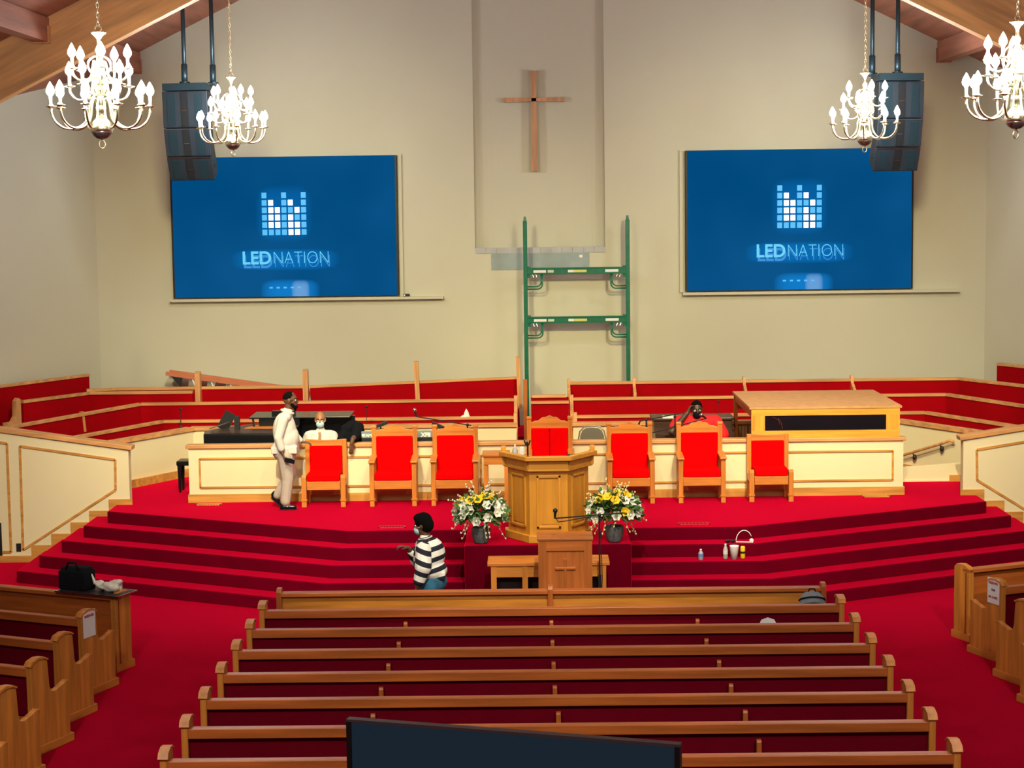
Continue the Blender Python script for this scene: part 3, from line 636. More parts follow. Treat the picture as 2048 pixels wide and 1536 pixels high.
# ================================================================= chandeliers
def chandelier():
    t = thing('chandelier', 'x', 'chandelier', (0, 0, 0), 0, 'brass candle chandeliers')
    MB().lathe([(.0, .14), (.03, .15), (.035, .24), (.02, .26), (.05, .30), (.06, .34), (.03, .38), (.03, .50), (.05, .53), (.05, .56), (.025, .60), (.025, .74), (.05, .78), (.03, .84), (.025, .92), (.04, .96), (.02, 1.02), (.02, 1.07), (.035, 1.10), (.08, 1.14), (.09, 1.155), (.0, 1.165)], (0, 0, 0), 16).build('column', M['brass'], t, smooth=True)
    MB().lathe([(.075, .045), (.12, .085), (.125, .12), (.11, .17), (.06, .225), (.035, .25), (.0, .26)], (0, 0, 0), 20).build('ball', M['brass'], t, smooth=True)
    MB().lathe([(.0, -.005), (.05, .005), (.085, .03), (.105, .06), (.118, .085), (.0, .086)], (0, 0, 0), 20).build('ball_underside', M['brassdark'], t, smooth=True)
    MB().tube([(.033*math.cos(a), 0, -.055+.045*math.sin(a)) for a in [2*math.pi*i/16 for i in range(16)]], .008, 6, closed=True).build('ring', M['brass'], t, smooth=True)
    arm_m = {}
    for tier, (na, r, zc, off, drop) in enumerate(((10, .53, .33, .0, .24), (5, .335, .555, .35, .15), (5, .31, .735, 1.0, .13))):
        pts = []
        zs = zc+.02
        for i in range(25):
            u = i/24
            # from the column: up and over, down in a deep U, up to the cup
            if u < .3: a = u/.3; x = .03+.09*a*(r/.53)+.0; z = zs+.10*math.sin(a*math.pi)*.9
            else:
                a = (u-.3)/.7; x = .03+.09*(r/.53)+(r-.03-.09*(r/.53))*(.5-.5*math.cos(a*math.pi)); z = zs-drop*math.sin(a*math.pi)**.8
            pts.append((x, 0, z))
        mb = MB().tube(pts, .0135, 8)
        cupm = MB().lathe([(.0, -.02), (.02, -.015), (.055, .0), (.06, .006), (.03, .01), (.022, .028), (.0, .03)], (r, 0, zs), 14)
        can = MB().lathe([(.017, .02), (.017, .125), (.0, .126)], (r, 0, zs), 10)
        blb = MB().lathe([(.016, .115), (.040, .145), (.046, .17), (.036, .205), (.016, .245), (.001, .27)], (r, 0, zs), 10)
        o0 = None
        for k in range(na):
            a = 2*math.pi*k/na+off
            if k == 0:
                o = mb.build('arm', M['brass'], t, smooth=True, rz=a)
                for nm2, q, mm in (('drip_cup', cupm, 'brass'), ('candle', can, 'candle'), ('bulb', blb, 'bulb')): q.build(nm2, M[mm], o, smooth=True)
                o0 = o
            else: copy_tree(o0, rz=a, parent=t)
    sc = MB().tube([(.03+.11*math.sin(i/14*math.pi)*(1 if i < 15 else 1)-.03*(i > 11)*(i-11)/3, 0, .80-.0+.10*math.cos(i/14*math.pi)) for i in range(15)], .011, 7)
    s0 = None
    for z, n, off in ((.0, 6, .5), (-.23, 6, .0)):
        for k in range(n):
            a = 2*math.pi*k/n+off
            if s0 is None: s0 = sc.build('scroll', M['brass'], t, smooth=True, rz=a)
            else: q = copy_tree(s0, (0, 0, z), a, parent=t)
    return t
def chain(t, L):
    lk = MB().tube([(.014*math.cos(a), 0, .032*math.sin(a)) for a in [2*math.pi*i/12 for i in range(12)]], .0055, 5, closed=True)
    MB().tube([(.035*math.cos(a), 0, 1.19+.03*math.sin(a)) for a in [2*math.pi*i/14 for i in range(14)]], .008, 6, closed=True).build('top_loop', M['brass'], t, smooth=True)
    n = int((L-1.22)/.052)+1; first = None
    for i in range(n):
        z = 1.235+i*.052
        if first is None: first = lk.build('chain_link', M['brass'], t, loc=(0, 0, z), smooth=True)
        else: copy_tree(first, (0, 0, z), (i % 2)*math.pi/2, parent=t)
ch = chandelier()
spots = [((-4.85, 19.8, 6.11), 'near left brass chandelier in front of the big timber beam', .25), ((-4.92, 29.0, 6.255), 'far left brass chandelier in front of the left speaker array', .6), ((5.17, 29.0, 6.185), 'far right brass chandelier in front of the right speaker array', .1), ((5.11, 19.8, 6.085), 'near right brass chandelier cut by the right edge of the picture', .45)]
spots += [((-4.85, 10.6, 6.1), 'added unseen rear left brass chandelier nearest the balcony', .3), ((5.11, 10.6, 6.1), 'added unseen rear right brass chandelier nearest the balcony', .7)]  # rear pair is added out of view as fill light for the pews
chs = [ch] + [copy_tree(ch) for _ in range(5)]
for o, (p, lb, rz) in zip(chs, spots):
    o.location = p; o['label'] = lb; o.rotation_euler = (0, 0, rz)
    chain(o, ceil(p[0])-p[2]-(0 if p[1] > 25 else 0))
# ================================================================= scaffold and ladder
t = thing('scaffold_frame', 'green steel scaffold frame standing in front of the niche wall', 'scaffold', (0, 32.93, 0))
zb = PZ+.36
for x in (-.275, 1.592):
    o = MB().box(x-.038, x+.038, -.038, .038, zb, 5.02).build('leg', M['green'], t, bevel=.008)
    MB().tube([(x, 0, 5.02), (x, 0, 5.10)], [.03, .018], 10).build('spigot', M['green'], o)
for z in (4.10, 3.205):
    o = MB().box(-.245, 1.56, -.035, .035, z-.058, z+.058).build('crossbar', M['green'], t, bevel=.006)
    MB().box(-.245, 1.56, -.05, .05, z+.045, z+.065).build('flange', M['green'], o)
    for x0, x1, mm in ((-.13, .10, 'paper'), (.13, .24, 'sticker'), (.50, .60, 'paper'), (.60, .84, 'ysticker'), (1.18, 1.42, 'paper')):
        MB().box(x0, x1, -.038, -.034, z-.025, z+.022).build('sticker', M[mm], o)
    for xa, s in ((-.245, 1), (1.56, -1)):
        for r_, zz in ((.255, .0), (.275, .045)):
            pts = [(xa, 0, z-.34-zz+.06)]
            pts += [(xa+s*(r_-.09)+s*.09*math.sin(a), 0, z-.34-zz+.06+.09-.09*math.cos(a)) for a in [math.pi/2*i/6 for i in range(7)]] + [(xa+s*r_, 0, z-.05)]
            MB().tube(pts, .014, 7).build('knee_brace', M['green'], o, smooth=True)
        MB().box(min(xa, xa+s*.06), max(xa, xa+s*.06), -.02, .02, z-.12, z+.09).build('gusset', M['green'], o)
        for dx in (.10, .16): MB().tube([(xa+s*dx, -.03, z-.06), (xa+s*(dx+.02), -.045, z-.11), (xa+s*(dx+.035), -.03, z-.08)], .008, 5).build('lock_pin', M['chrome'], o)
MB().box(1.60, 1.63, -.034, -.028, 2.82, 3.05).build('sticker', M['paper'], t)
t = thing('step_ladder', 'orange fibreglass ladder lying along the wall behind the choir pews', 'ladder', (-6.88, 32.75, 2.34)); t.rotation_euler = (0, math.atan2(.285, 1.905), 0)
for y in (0, .34): MB().box(0, 2.9, y-.02, y+.02, -.05, .02).build('rail', M['redorange'], t)
for x in (.38, .72, 1.06, 1.4, 1.74, 2.1, 2.45): MB().box(x-.06, x+.06, -.03, .37, -.34, -.05).build('tread', M['chrome'], t)
for x in (.5, .85, 1.2): MB().bar((x, -.02, -.06), (x+.17, -.02, -.3), .015, .02).build('brace', M['white'], t)
for x in (.42, .95):
    for y in (.0, .34): MB().bar((x, y, -.05), (x-.15, y, -1.13+x*.16), .03, .04).build('rear_leg', M['chrome'], t)
MB().prism([(.1, -.05), (.42, -.05), (.42, -.32), (.34, -.26)], -.02, .36, 'y').build('top_cap', M['blackmat'], t)
# ================================================================= instruments and stage things
t = thing('grand_piano', 'black grand piano behind the low cream wall, lid folded back', 'piano', (0, 0, 0))
body = [(-5.30, 27.72), (-3.93, 27.62), (-3.90, 29.15), (-4.2, 29.15), (-4.75, 28.95), (-5.15, 28.55), (-5.36, 28.15)]
MB().prism(body, 1.46, 1.84, 'z').build('rim', M['black'], t, bevel=.02)
inner = [(-5.2, 27.80), (-4.05, 27.72), (-4.05, 29.05), (-4.25, 29.05), (-4.7, 28.85), (-5.08, 28.47), (-5.25, 28.12)]
MB().prism(inner, 1.84, 1.846, 'z').build('soundboard', M['organ'], t); MB().prism([(-4.75, 28.3), (-4.1, 28.25), (-4.1, 28.8), (-4.6, 28.75)], 1.846, 1.856, 'z').build('plate', M['chairx'], t)
for x, y in ((-5.0, 28.1), (-4.1, 27.8), (-4.1, 28.95)): MB().tube([(x, y, PZ), (x, y, 1.46)], [.04, .065], 10).build('leg', M['black'], t)
MB().box(-4.72, -3.1, 28.55, 29.35, 1.965, 1.99).build('lid', M['black'], t, bevel=.006)
MB().box(-4.55, -3.9, 28.5, 28.6, 1.86, 1.965).build('music_shelf', M['black'], t)
MB().bar((-4.62, 28.45, 1.85), (-4.66, 28.6, 1.97), .03, .03).build('lid_prop', M['blackmat'], t)
MB().box(-4.4, -4.02, 28.9, 29.0, 1.99, 2.05).build('book', M['black'], t)
MB().box(-3.95, -3.05, 28.85, 28.95, 1.40, 1.965).build('music_desk', M['black'], t)
t = thing('music_stand', 'black music stand leaning beside the piano tail', 'stand', (-5.1, 28.25, 1.846))
MB().box(-.09, .09, -.01, .01, -.0, .30, rotm(30, 'Y')).build('desk', M['blackmat'], t); MB().bar((-.18, -.1, .02), (.14, -.1, .13), .02, .015).build('arm', M['chrome'], t); MB().box(.20, .28, -.02, .06, 0, .20).build('clamp', M['blackmat'], t)
t = thing('piano_bench', 'black piano bench at the left end of the cream wall', 'bench', (-5.62, 28.2, PZ))
MB().box(-.18, .55, -.17, .17, .43, .50).build('seat', M['black'], t, bevel=.01)
for x in (-.14, .5):
    for y in (-.13, .13): MB().tube([(x, y, 0), (x, y, .44)], [.02, .035], 8).build('leg', M['black'], t)
t = thing('keyboard', 'long black and grey synthesizer keyboard behind the tall chairs', 'keyboard', (-2.13, 27.50, 1.735))
MB().box(-.68, .68, -.12, .28, .0, .06).build('case', M['blackmat'], t, bevel=.006)
MB().prism([(-.12, .06), (-.12, .14), (-.06, .155), (.05, .06)], -.68, .68, 'x').build('rear_panel', M['greybag'], t)
rx = Matrix.Rotation(math.pi/2, 4, 'X')
text_mesh('lettering', 'YAMAHA', .065, M['white'], t, Matrix.Translation((-.52, -.122, .075)) @ rx, offset=.003); text_mesh('lettering', 'XF8', .085, M['white'], t, Matrix.Translation((.31, -.122, .07)) @ rx, offset=.005)
MB().lathe([(.022, 0), (.022, .004), (0, .0045)], (-.655, -.12, .10), 12, Matrix.Rotation(math.pi/2, 4, 'X')).build('emblem', M['white'], t)
for i in range(22): MB().box(-.6+i*.055, -.555+i*.055, .06, .27, .06, .075).build('key', M['white'], t)
for s in (-.5, .5): MB().bar((s, .1, 0), (-s, .1, PZ-1.72), .04, .03).build('stand_leg', M['blackmat'], t)
t = thing('organ_console', 'dark walnut organ console behind the person in red', 'organ', (2.44, 29.15, PZ))
MB().box(-.64, .64, 0, .55, 0, .92).build('case', M['organ'], t, bevel=.01); MB().box(-.67, .67, -.03, .6, .92, .96).build('lid', M['organ'], t, bevel=.008)
MB().box(-.64, -.56, -.3, 0, 0, .74).build('cheek', M['organ'], t); MB().box(.56, .64, -.3, 0, 0, .74).build('cheek', M['organ'], t); MB().box(-.56, .56, -.3, 0, .66, .72).build('manual', M['organ'], t)
MB().box(-.5, -.2, -.02, .1, .96, .99).build('sheet_music', M['paper'], t)
t = thing('folding_chair', 'beige steel folding chair behind the wall, right of the centre armchair', 'chair', (.745, 27.75, PZ))
fr = [(-.22, .0, 0), (-.22, .03, .45), (-.215, .06, .80), (-.19, .07, .93), (-.12, .08, 1.0), (0, .085, 1.015), (.12, .08, 1.0), (.19, .07, .93), (.215, .06, .80), (.22, .03, .45), (.22, 0, 0)]
MB().tube(fr, .012, 8).build('frame', M['steel'], t, smooth=True)
bk = [(-.19, .78), (.19, .78), (.185, .86), (.15, .95), (.09, .99), (0, 1.0), (-.09, .99), (-.15, .95), (-.185, .86)]
MB().prism(bk, .055, .075, 'y').build('backrest', M['steel'], t, bevel=.006)
MB().box(-.19, .19, -.34, .04, .42, .45).build('seat', M['steel'], t, bevel=.01)
for s in (-1, 1): MB().bar((s*.20, .1, 0), (s*.20, -.32, .44), .02, .02).build('leg', M['steel'], t)
# drum enclosure
t = thing('drum_enclosure', 'big yellow oak box enclosure with a black window above the wall', 'enclosure', (0, 0, 0))
zf = 1.757; y0, y1 = 27.065, 29.35
MB().box(3.10, 5.40, y0-.01, y1, 2.20, 2.235).build('top_board', mat('plywood_top', (.55, .28, .11), .55, var=.12, scale=8), t)
MB().box(3.13, 5.37, y0, y0+.04, 2.10, 2.20).build('top_rail', M['drumx'], t); MB().box(3.13, 5.37, y0, y0+.04, zf, 1.87).build('bottom_rail', M['drumx'], t)
MB().box(3.13, 3.335, y0, y0+.04, 1.87, 2.10).build('stile', M['drumz'], t); MB().box(5.165, 5.37, y0, y0+.04, 1.87, 2.10).build('stile', M['drumz'], t)
g = MB().box(3.335, 5.165, y0+.015, y0+.03, 1.87, 2.10).build('window', M['glass'], t)
for a, b in (((3.45, 2.08), (3.56, 1.96)), ((3.53, 2.06), (3.60, 1.90))): MB().tube([(a[0], y0+.010, a[1]), (b[0]-.02, y0+.008, (a[1]+b[1])/2+.01), (b[0], y0+.010, b[1])], .006, 6).build('cord', M['chrome'], g)
MB().box(3.13, 3.17, y0+.04, y1, 2.08, 2.20).build('side_rail', M['lecy'], t); MB().box(5.33, 5.37, y0+.04, y1, 1.76, 2.20).build('side_panel', M['drumy'], t)
for x in (3.15, 5.35): MB().box(x-.03, x+.03, y1-.06, y1, PZ, 2.2).build('leg', M['lecz'], t)
MB().box(3.19, 5.31, y1-.04, y1, 1.95, 2.2).build('back_rail', M['lecx'], t)
# handrail
t = thing('handrail', 'oak handrail on black brackets along the right inner wall', 'handrail', (0, 0, 0))
hr = [(5.86, 29.88, 1.04), (5.978, 29.66, 1.097), (6.433, 28.875, 1.39), (6.56, 28.66, 1.485), (6.62, 28.65, 1.45)]
MB().tube([(x-.06, y-.035, z) for x, y, z in hr], .024, 10).build('rail', M['capx'], t, smooth=True)
for k in (.25, .80):
    p = Vector(hr[1])*(1-k)+Vector(hr[3])*k
    MB().tube([(p.x-.06, p.y-.035, p.z-.01), (p.x-.05, p.y-.03, p.z-.05), (p.x-.02, p.y-.01, p.z-.085)], .01, 6).build('bracket', M['blackmat'], t); MB().ell((p.x-.025, p.y-.015, p.z-.09), (.035, .035, .045)).build('rosette', M['blackmat'], t)
# floor registers
for i, (x0, x1, y) in enumerate(((-5.28, -4.90, 26.87), (4.79, 5.20, 26.93), (-2.34, -1.97, 24.80), (1.83, 2.27, 24.80))):
    t = thing('floor_vent', ['brass floor vent at the left end of the cream wall', 'brass floor vent at the right end of the cream wall', 'red-toned floor vent near the platform edge left of the pulpit', 'red-toned floor vent near the platform edge right of the pulpit'][i], 'vent', ((x0+x1)/2, y, PZ), 0, 'floor vents on the platform')
    w = (x1-x0)/2; mt = M['skirt'] if i < 2 else mat('red_vent', (.45, .02, .03), .5)
    for a in ((-w, w, -.07, -.055), (-w, w, .055, .07), (-w, -w+.015, -.07, .07), (w-.015, w, -.07, .07)): MB().box(a[0], a[1], a[2], a[3], 0, .012).build('rim', mt, t)
    for j in range(8): MB().box(-w+.02+j*(2*w-.04)/8, -w+.02+j*(2*w-.04)/8+.02, -.055, .055, 0, .006).build('louver', M['pewred'] if i > 1 else M['cap'+'x'], t)
# ---------------------------------------------------------------- microphones
def mic_stand(label, loc, h, boom, mic, base=True):
    t = thing('microphone_stand', label, 'microphone stand', loc, 0, 'microphone stands')
    p = MB().tube([(0, 0, .02), (0, 0, h)], .011, 8).build('pole', M['blackmat'], t); MB().tube([(0, 0, h*.35), (0, 0, h*.5)], .02, 8).build('clutch', M['blackmat'], p)
    if base: MB().lathe([(.14, 0), (.14, .015), (.02, .03), (0, .03)], (0, 0, 0), 18).build('base', M['blackmat'], t)
    b = Vector(boom[0]); e = Vector(boom[1])
    MB().tube([b, e], .009, 7).build('boom', M['blackmat'], t); MB().ell((0, 0, h), .025).build('joint', M['blackmat'], t)
    m0 = b; m1 = b+Vector(mic)
    mm = MB().tube([m0, m1], [.012, .019], 9).build('microphone', M['blackmat'], t)
    MB().ell(m1+Vector(mic).normalized()*.015, .03).build('mic_head', M['blackmat'] if base else M['chrome'], mm, smooth=True)
    return t
mic_stand('black boom microphone stand in front of the pulpit', (.63, 22.0, 0), 1.5, ((-.55, 0, 1.465), (.30, 0, 1.525)), (.005, -.01, .085))
o = MB().tube([(.10, 21.98, 1.46), (.12, 21.97, 1.425), (.25, 21.98, 1.44), (.45, 21.98, 1.475), (.62, 21.985, 1.49), (.65, 21.98, 1.2), (.66, 21.99, .7), (.64, 22.0, .3)], .006, 6).build('microphone_cable', M['blackmat'], label='thin black cable hanging from the boom microphone', cat='cable')
mic_stand('microphone with a silver head on a boom behind the left chairs', (-1.2, 28.0, PZ), 1.03, ((-.80, 0, 1.17), (.06, 0, 1.02)), (-.02, -.01, .09), False)
mic_stand('microphone boom reaching to the person in red', (2.05, 28.0, PZ), 1.12, ((.48, -.1, 1.10), (-.5, .1, .82)), (-.07, -.03, .05), False)
mic_stand('slanted boom stand left of the person in red', (1.62, 28.3, PZ), 1.04, ((-.10, 0, 1.02), (.55, 0, 1.14)), (-.04, 0, -.11), True)
for i, (x, z, a) in enumerate(((-2.52, 1.96, -20), (-1.66, 1.95, 25))):
    t = thing('clip_microphone', ['black clip mount above the left end of the keyboard', 'black clip mount above the right end of the keyboard'][i], 'microphone', (x, 27.5, 1.875))
    MB().tube([(0, 0, 0), (0, 0, z-1.875), (.05, 0, z-1.875+.02)], .014, 6).build('arm', M['blackmat'], t); MB().box(-.08, .12, -.02, .02, z-1.875-.01, z-1.875+.045, rotm(a, 'Y', (0, 0, z-1.875))).build('body', M['blackmat'], t, bevel=.01)
for i, (x, y, z0, z1) in enumerate(((-6.12, 30.12, PZ, 1.97), (-2.98, 30.12, PZ, 1.97), (2.94, 30.12, PZ, 1.985))):
    t = thing('choir_microphone', 'thin black choir microphone pole, %s' % ['at the left bend of the rows', 'right of the grand piano', 'beside the wooden enclosure'][i], 'microphone stand', (x, y, z0), 0, 'choir microphone poles')
    MB().tube([(0, 0, 0), (0, 0, z1-z0)], .006, 6).build('pole', M['blackmat'], t); MB().ell((.01, -.01, z1-z0), (.03, .02, .02)).build('head', M['blackmat'], t); MB().lathe([(.045, 0), (.045, .015), (.01, .02)], (0, 0, 0), 12).build('base', M['blackmat'], t)
    if i == 0: MB().ell((0, 0, .78), (.03, .03, .045)).build('clutch', M['blackmat'], t)
t = thing('tissue', 'crumpled white tissue standing on the lowest choir pew cap', 'tissue', (-1.31, 30.6, 1.72)); MB().lathe([(.06, 0), (.05, .03), (.035, .08), (.012, .12), (.001, .14)], (0, 0, 0), 7, sy=.5).build('sheet', M['paper'], t); MB().lathe([(.05, 0), (.03, .02), (.0, .03)], (-.05, -.01, 0), 6).build('fold', M['paper'], t)
# ---------------------------------------------------------------- pulpit items
t = thing('spray_bottle', 'clear sanitizer bottle on the left of the pulpit', 'bottle', (-.42, 23.85, PZ+.995)); MB().lathe([(.04, 0), (.042, .02), (.042, .20), (.018, .235), (.014, .24)], (0, 0, 0), 12).build('body', M['bottle'], t, smooth=True); MB().lathe([(.012, .235), (.012, .27), (.004, .28)], (0, 0, 0), 8).build('pump', M['white'], t)
t = thing('tissue_roll', 'small white packet beside the bottle on the pulpit', 'packet', (-.33, 23.9, PZ+.995)); MB().box(-.03, .03, -.02, .02, 0, .24).build('pack', M['paper'], t, bevel=.008)
t = thing('gooseneck_microphone', 'black gooseneck microphone clip standing on the pulpit', 'microphone', (-.25, 23.8, PZ+.995)); MB().tube([(0, 0, 0), (0, 0, .26), (-.01, -.02, .32)], .012, 7).build('neck', M['blackmat'], t); MB().bar((-.02, 0, .27), (-.045, 0, .34), .02, .02).bar((.01, 0, .27), (.035, 0, .34), .02, .02).build('clip', M['blackmat'], t)
MB().box(.28, .50, 23.95, 24.12, PZ+.997, PZ+1.10).build('book', M['blackmat'], label='dark stacked book lying on the right of the pulpit', cat='book', bevel=.006)
# ---------------------------------------------------------------- things on the steps
def pet(label, loc, h, r, lm):
    t = thing('water_bottle', label, 'bottle', loc, 0, 'bottles on the steps')
    MB().lathe([(r*.8, 0), (r, .01), (r, h*.62), (r*.85, h*.7), (r*.4, h*.88), (r*.36, h*.92)], (0, 0, 0), 14).build('body', M['bottle'], t, smooth=True)
    MB().lathe([(r*.45, h*.92), (r*.45, h), (0, h)], (0, 0, 0), 12).build('bottle_cap', M['white'], t); MB().lathe([(r*1.02, h*.32), (r*1.02, h*.58)], (0, 0, 0), 14).build('label_band', lm, t); return t
pet('short water bottle with a blue label alone on the step', (2.07, 23.98, 3*RIS), .15, .034, M['label'])
pet('taller clear water bottle beside the white cup', (2.41, 24.05, 3*RIS), .205, .032, M['sticker'])
t = thing('foam_cup', 'white foam cup between the bottle and the yellow can', 'cup', (2.525, 24.02, 3*RIS)); MB().lathe([(.042, 0), (.062, .175), (.065, .185), (.058, .185), (.04, .02)], (0, 0, 0), 18).build('cup', M['white'], t, smooth=True)
t = thing('drink_can', 'tall yellow drink can beside the white cup', 'can', (2.645, 24.06, 3*RIS)); MB().lathe([(.028, 0), (.033, .01), (.033, .15), (.026, .168), (0, .168)], (0, 0, 0), 16).build('can_body', M['yellowcan'], t, smooth=True); MB().lathe([(.0335, .07), (.0335, .10)], (0, 0, 0), 16).build('print_band', M['blackmat'], t)
t = thing('headphones', 'thin white looped headset lying on the step', 'headset', (2.69, 24.28, 4*RIS))
MB().tube([(-.11+.0*i, 0, .02) if i == 0 else (-.11*math.cos(math.pi*i/14)*1.0, .0, .02+.15*math.sin(math.pi*i/14)) for i in range(13)], .006, 6).build('band', M['white'], t, smooth=True); MB().tube([(-.11, 0, .012), (.12, -.02, .008)], .007, 6).build('lower_band', M['white'], t); MB().ell((.10, -.01, .03), (.03, .02, .03)).build('ear_piece', M['white'], t)
t = thing('sunglasses', 'black sunglasses lying above the white cup', 'sunglasses', (2.50, 24.28, 4*RIS)); MB().ell((-.03, 0, .022), (.032, .012, .022)).build('lens', M['black'], t); MB().ell((.035, 0, .022), (.032, .012, .022)).build('lens', M['black'], t); MB().tube([(-.06, 0, .03), (-.05, .09, .03)], .004, 5).build('temple', M['black'], t); MB().tube([(.06, 0, .03), (.05, .09, .03)], .004, 5).build('temple', M['black'], t); MB().bar((-.01, 0, .03), (.01, 0, .03), .008, .006).build('bridge', M['black'], t)
# ---------------------------------------------------------------- bags, signs
t = thing('backpack', 'grey backpack on the right end of the second row pew seat', 'backpack', (2.96, 20.08, .475))
MB().lathe([(.10, 0), (.155, .03), (.165, .15), (.16, .28), (.14, .38), (.09, .445), (.02, .465), (0, .467)], (0, 0, 0), 18, sy=.7).build('body', M['greybag'], t, smooth=True)
MB().lathe([(.10, .02), (.13, .05), (.13, .20), (.10, .26), (.0, .28)], (0, -.06, 0), 14, sy=.6).build('front_pocket', M['greybag'], t, smooth=True)
for z, r in ((.29, .158), (.36, .146)): MB().tube([(r*math.cos(a), -.7*r*abs(math.sin(a))-.004, z+.06*math.sin(-a)) for a in [-math.pi*i/12 for i in range(13)]], .009, 6).build('zip', M['blackcloth'], t)
MB().tube([(-.04, .0, .45), (-.03, 0, .49), (.03, 0, .49), (.04, 0, .45)], .008, 6).build('handle', M['blackcloth'], t)
A2 = R(-23); d = Vector((math.cos(A2), math.sin(A2), 0)); n2 = Vector((-d.y, d.x, 0))
bo = Vector((-4.96, 20.43, .895))
def onrail(lx, ly): return bo+d*lx+n2*ly
o = MB().box(-.86, .04, -.12, .26, 0, .018).build('tray_board', M['chrome'], loc=onrail(0, 0), rz=A2, label='thin silver-edged board lying on the left front panel', cat='board')
MB().box(-.84, .02, -.10, .24, .018, .021).build('mat', M['blackmat'], o)
t = thing('tote_bag', 'black tote bag on the left front panel', 'bag', onrail(-.66, .06)+Vector((0, 0, .021)), A2)
MB().box(-.20, .19, -.10, .10, .0, .22).box(-.16, .16, -.08, .08, .18, .27).build('body', M['blackcloth'], t, remesh=.02, smooth=True)
MB().tube([(-.10, -.08, .24), (-.06, -.09, .32), (.04, -.09, .33), (.09, -.08, .24)], .012, 6).build('handle', M['blackcloth'], t, smooth=True); MB().tube([(-.20, 0, .05), (-.23, 0, .15), (-.20, 0, .24)], .010, 6).build('strap', M['blackcloth'], t)
t = thing('plastic_bag', 'crumpled white plastic bag beside the black tote bag', 'bag', onrail(-.26, .08)+Vector((0, 0, .021)), A2)
random.seed(3); pb = MB()
for i in range(12): pb.ell((random.uniform(-.13, .15), random.uniform(-.06, .06), random.uniform(.03, .10)), (random.uniform(.04, .09), random.uniform(.04, .06), random.uniform(.02, .05)), m=Matrix.Rotation(random.uniform(-.6, .6), 4, 'Y'))
pb.build('body', M['plasticbag'], t, remesh=.012, smooth=True, sm=1); MB().cap((-.17, 0, .08), (-.21, .0, .18), .02, .008).build('knot', M['plasticbag'], t)
def sign(label, loc, rz, lines, face):
    t = thing('paper_sign', label, 'sign', loc, rz, 'taped paper signs')
    MB().box(-.108, .108, -.002, .002, -.30, .0).build('sheet', M['paper'], t); m = Matrix.Rotation(math.pi/2, 4, 'X')
    for s, z, sz, mt in lines: text_mesh('lettering', s, sz, M[mt], t, Matrix.Translation((0, -.0045, z)) @ m, offset=.0008, extrude=.001)
    return t
lo_ = local_origin(-4.895, 19.86, A, 0, .575)
def wpos(lo, rz, lx, ly, z): return (lo[0]+math.cos(rz)*lx-math.sin(rz)*ly, lo[1]+math.sin(rz)*lx+math.cos(rz)*ly, z)
sign('white RESERVED sheet taped to the left pew end', wpos(lo_, A, .006, .07, .965), A+math.pi/2, [('RESERVED', -.075, .038, 'redink')], 1)
lo_ = local_origin(4.935, 20.95, -A, 0, .575)
sign('white three-line reserved notice taped to the right pew end', wpos(lo_, -A, -.006, .09, .975), -A-math.pi/2, [('RESERVED', -.07, .038, 'redink'), ('FOR', -.15, .034, 'blueink'), ('MR. & MRS.', -.235, .034, 'redink')], 1)
t = thing('paper_fan', 'pale rounded paper standing on the second row seat', 'paper', (2.33, 19.0, .475)); MB().prism([(-.10, 0), (.10, 0), (.11, .30), (.07, .385), (0, .41), (-.07, .385), (-.11, .30)], -.004, .004, 'y', rotm(-14, 'X')).build('sheet', M['paper'], t)
t = thing('handbag', 'dark handbag on the pew seat near the bottom right', 'bag', (2.24, 14.62, .475)); MB().box(-.14, .14, -.05, .05, 0, .22).build('body', M['blackcloth'], t, bevel=.03); MB().tube([(-.10, 0, .2), (-.07, 0, .295), (.07, 0, .295), (.10, 0, .2)], .012, 6).build('handle', M['blackcloth'], t, smooth=True)
# ---------------------------------------------------------------- foreground monitor
t = thing('monitor', 'large dark monitor on a stand in the near foreground', 'monitor', (-.2375, 3.31, 3.75), R(-16.4))
MB().box(-.325, .325, -.008, .008, .24, .625).build('panel', M['tv'], t, bevel=.004); f = MB().box(-.328, .328, -.010, .008, .624, .63).build('bezel', mat('grey_bezel', (.12, .11, .14), .35), t)
MB().box(-.328, -.318, -.011, .008, .24, .625).build('bezel', M['blackmat'], t); MB().box(.318, .328, -.011, .008, .24, .625).build('bezel', M['blackmat'], t); MB().box(-.328, .328, -.011, .008, .225, .24).build('bezel', M['blackmat'], t)
MB().box(-.04, .04, .008, .05, .02, .45).build('stand_column', M['blackmat'], t); MB().box(-.16, .16, -.08, .14, 0, .02).build('stand_base', M['blackmat'], t, bevel=.006)
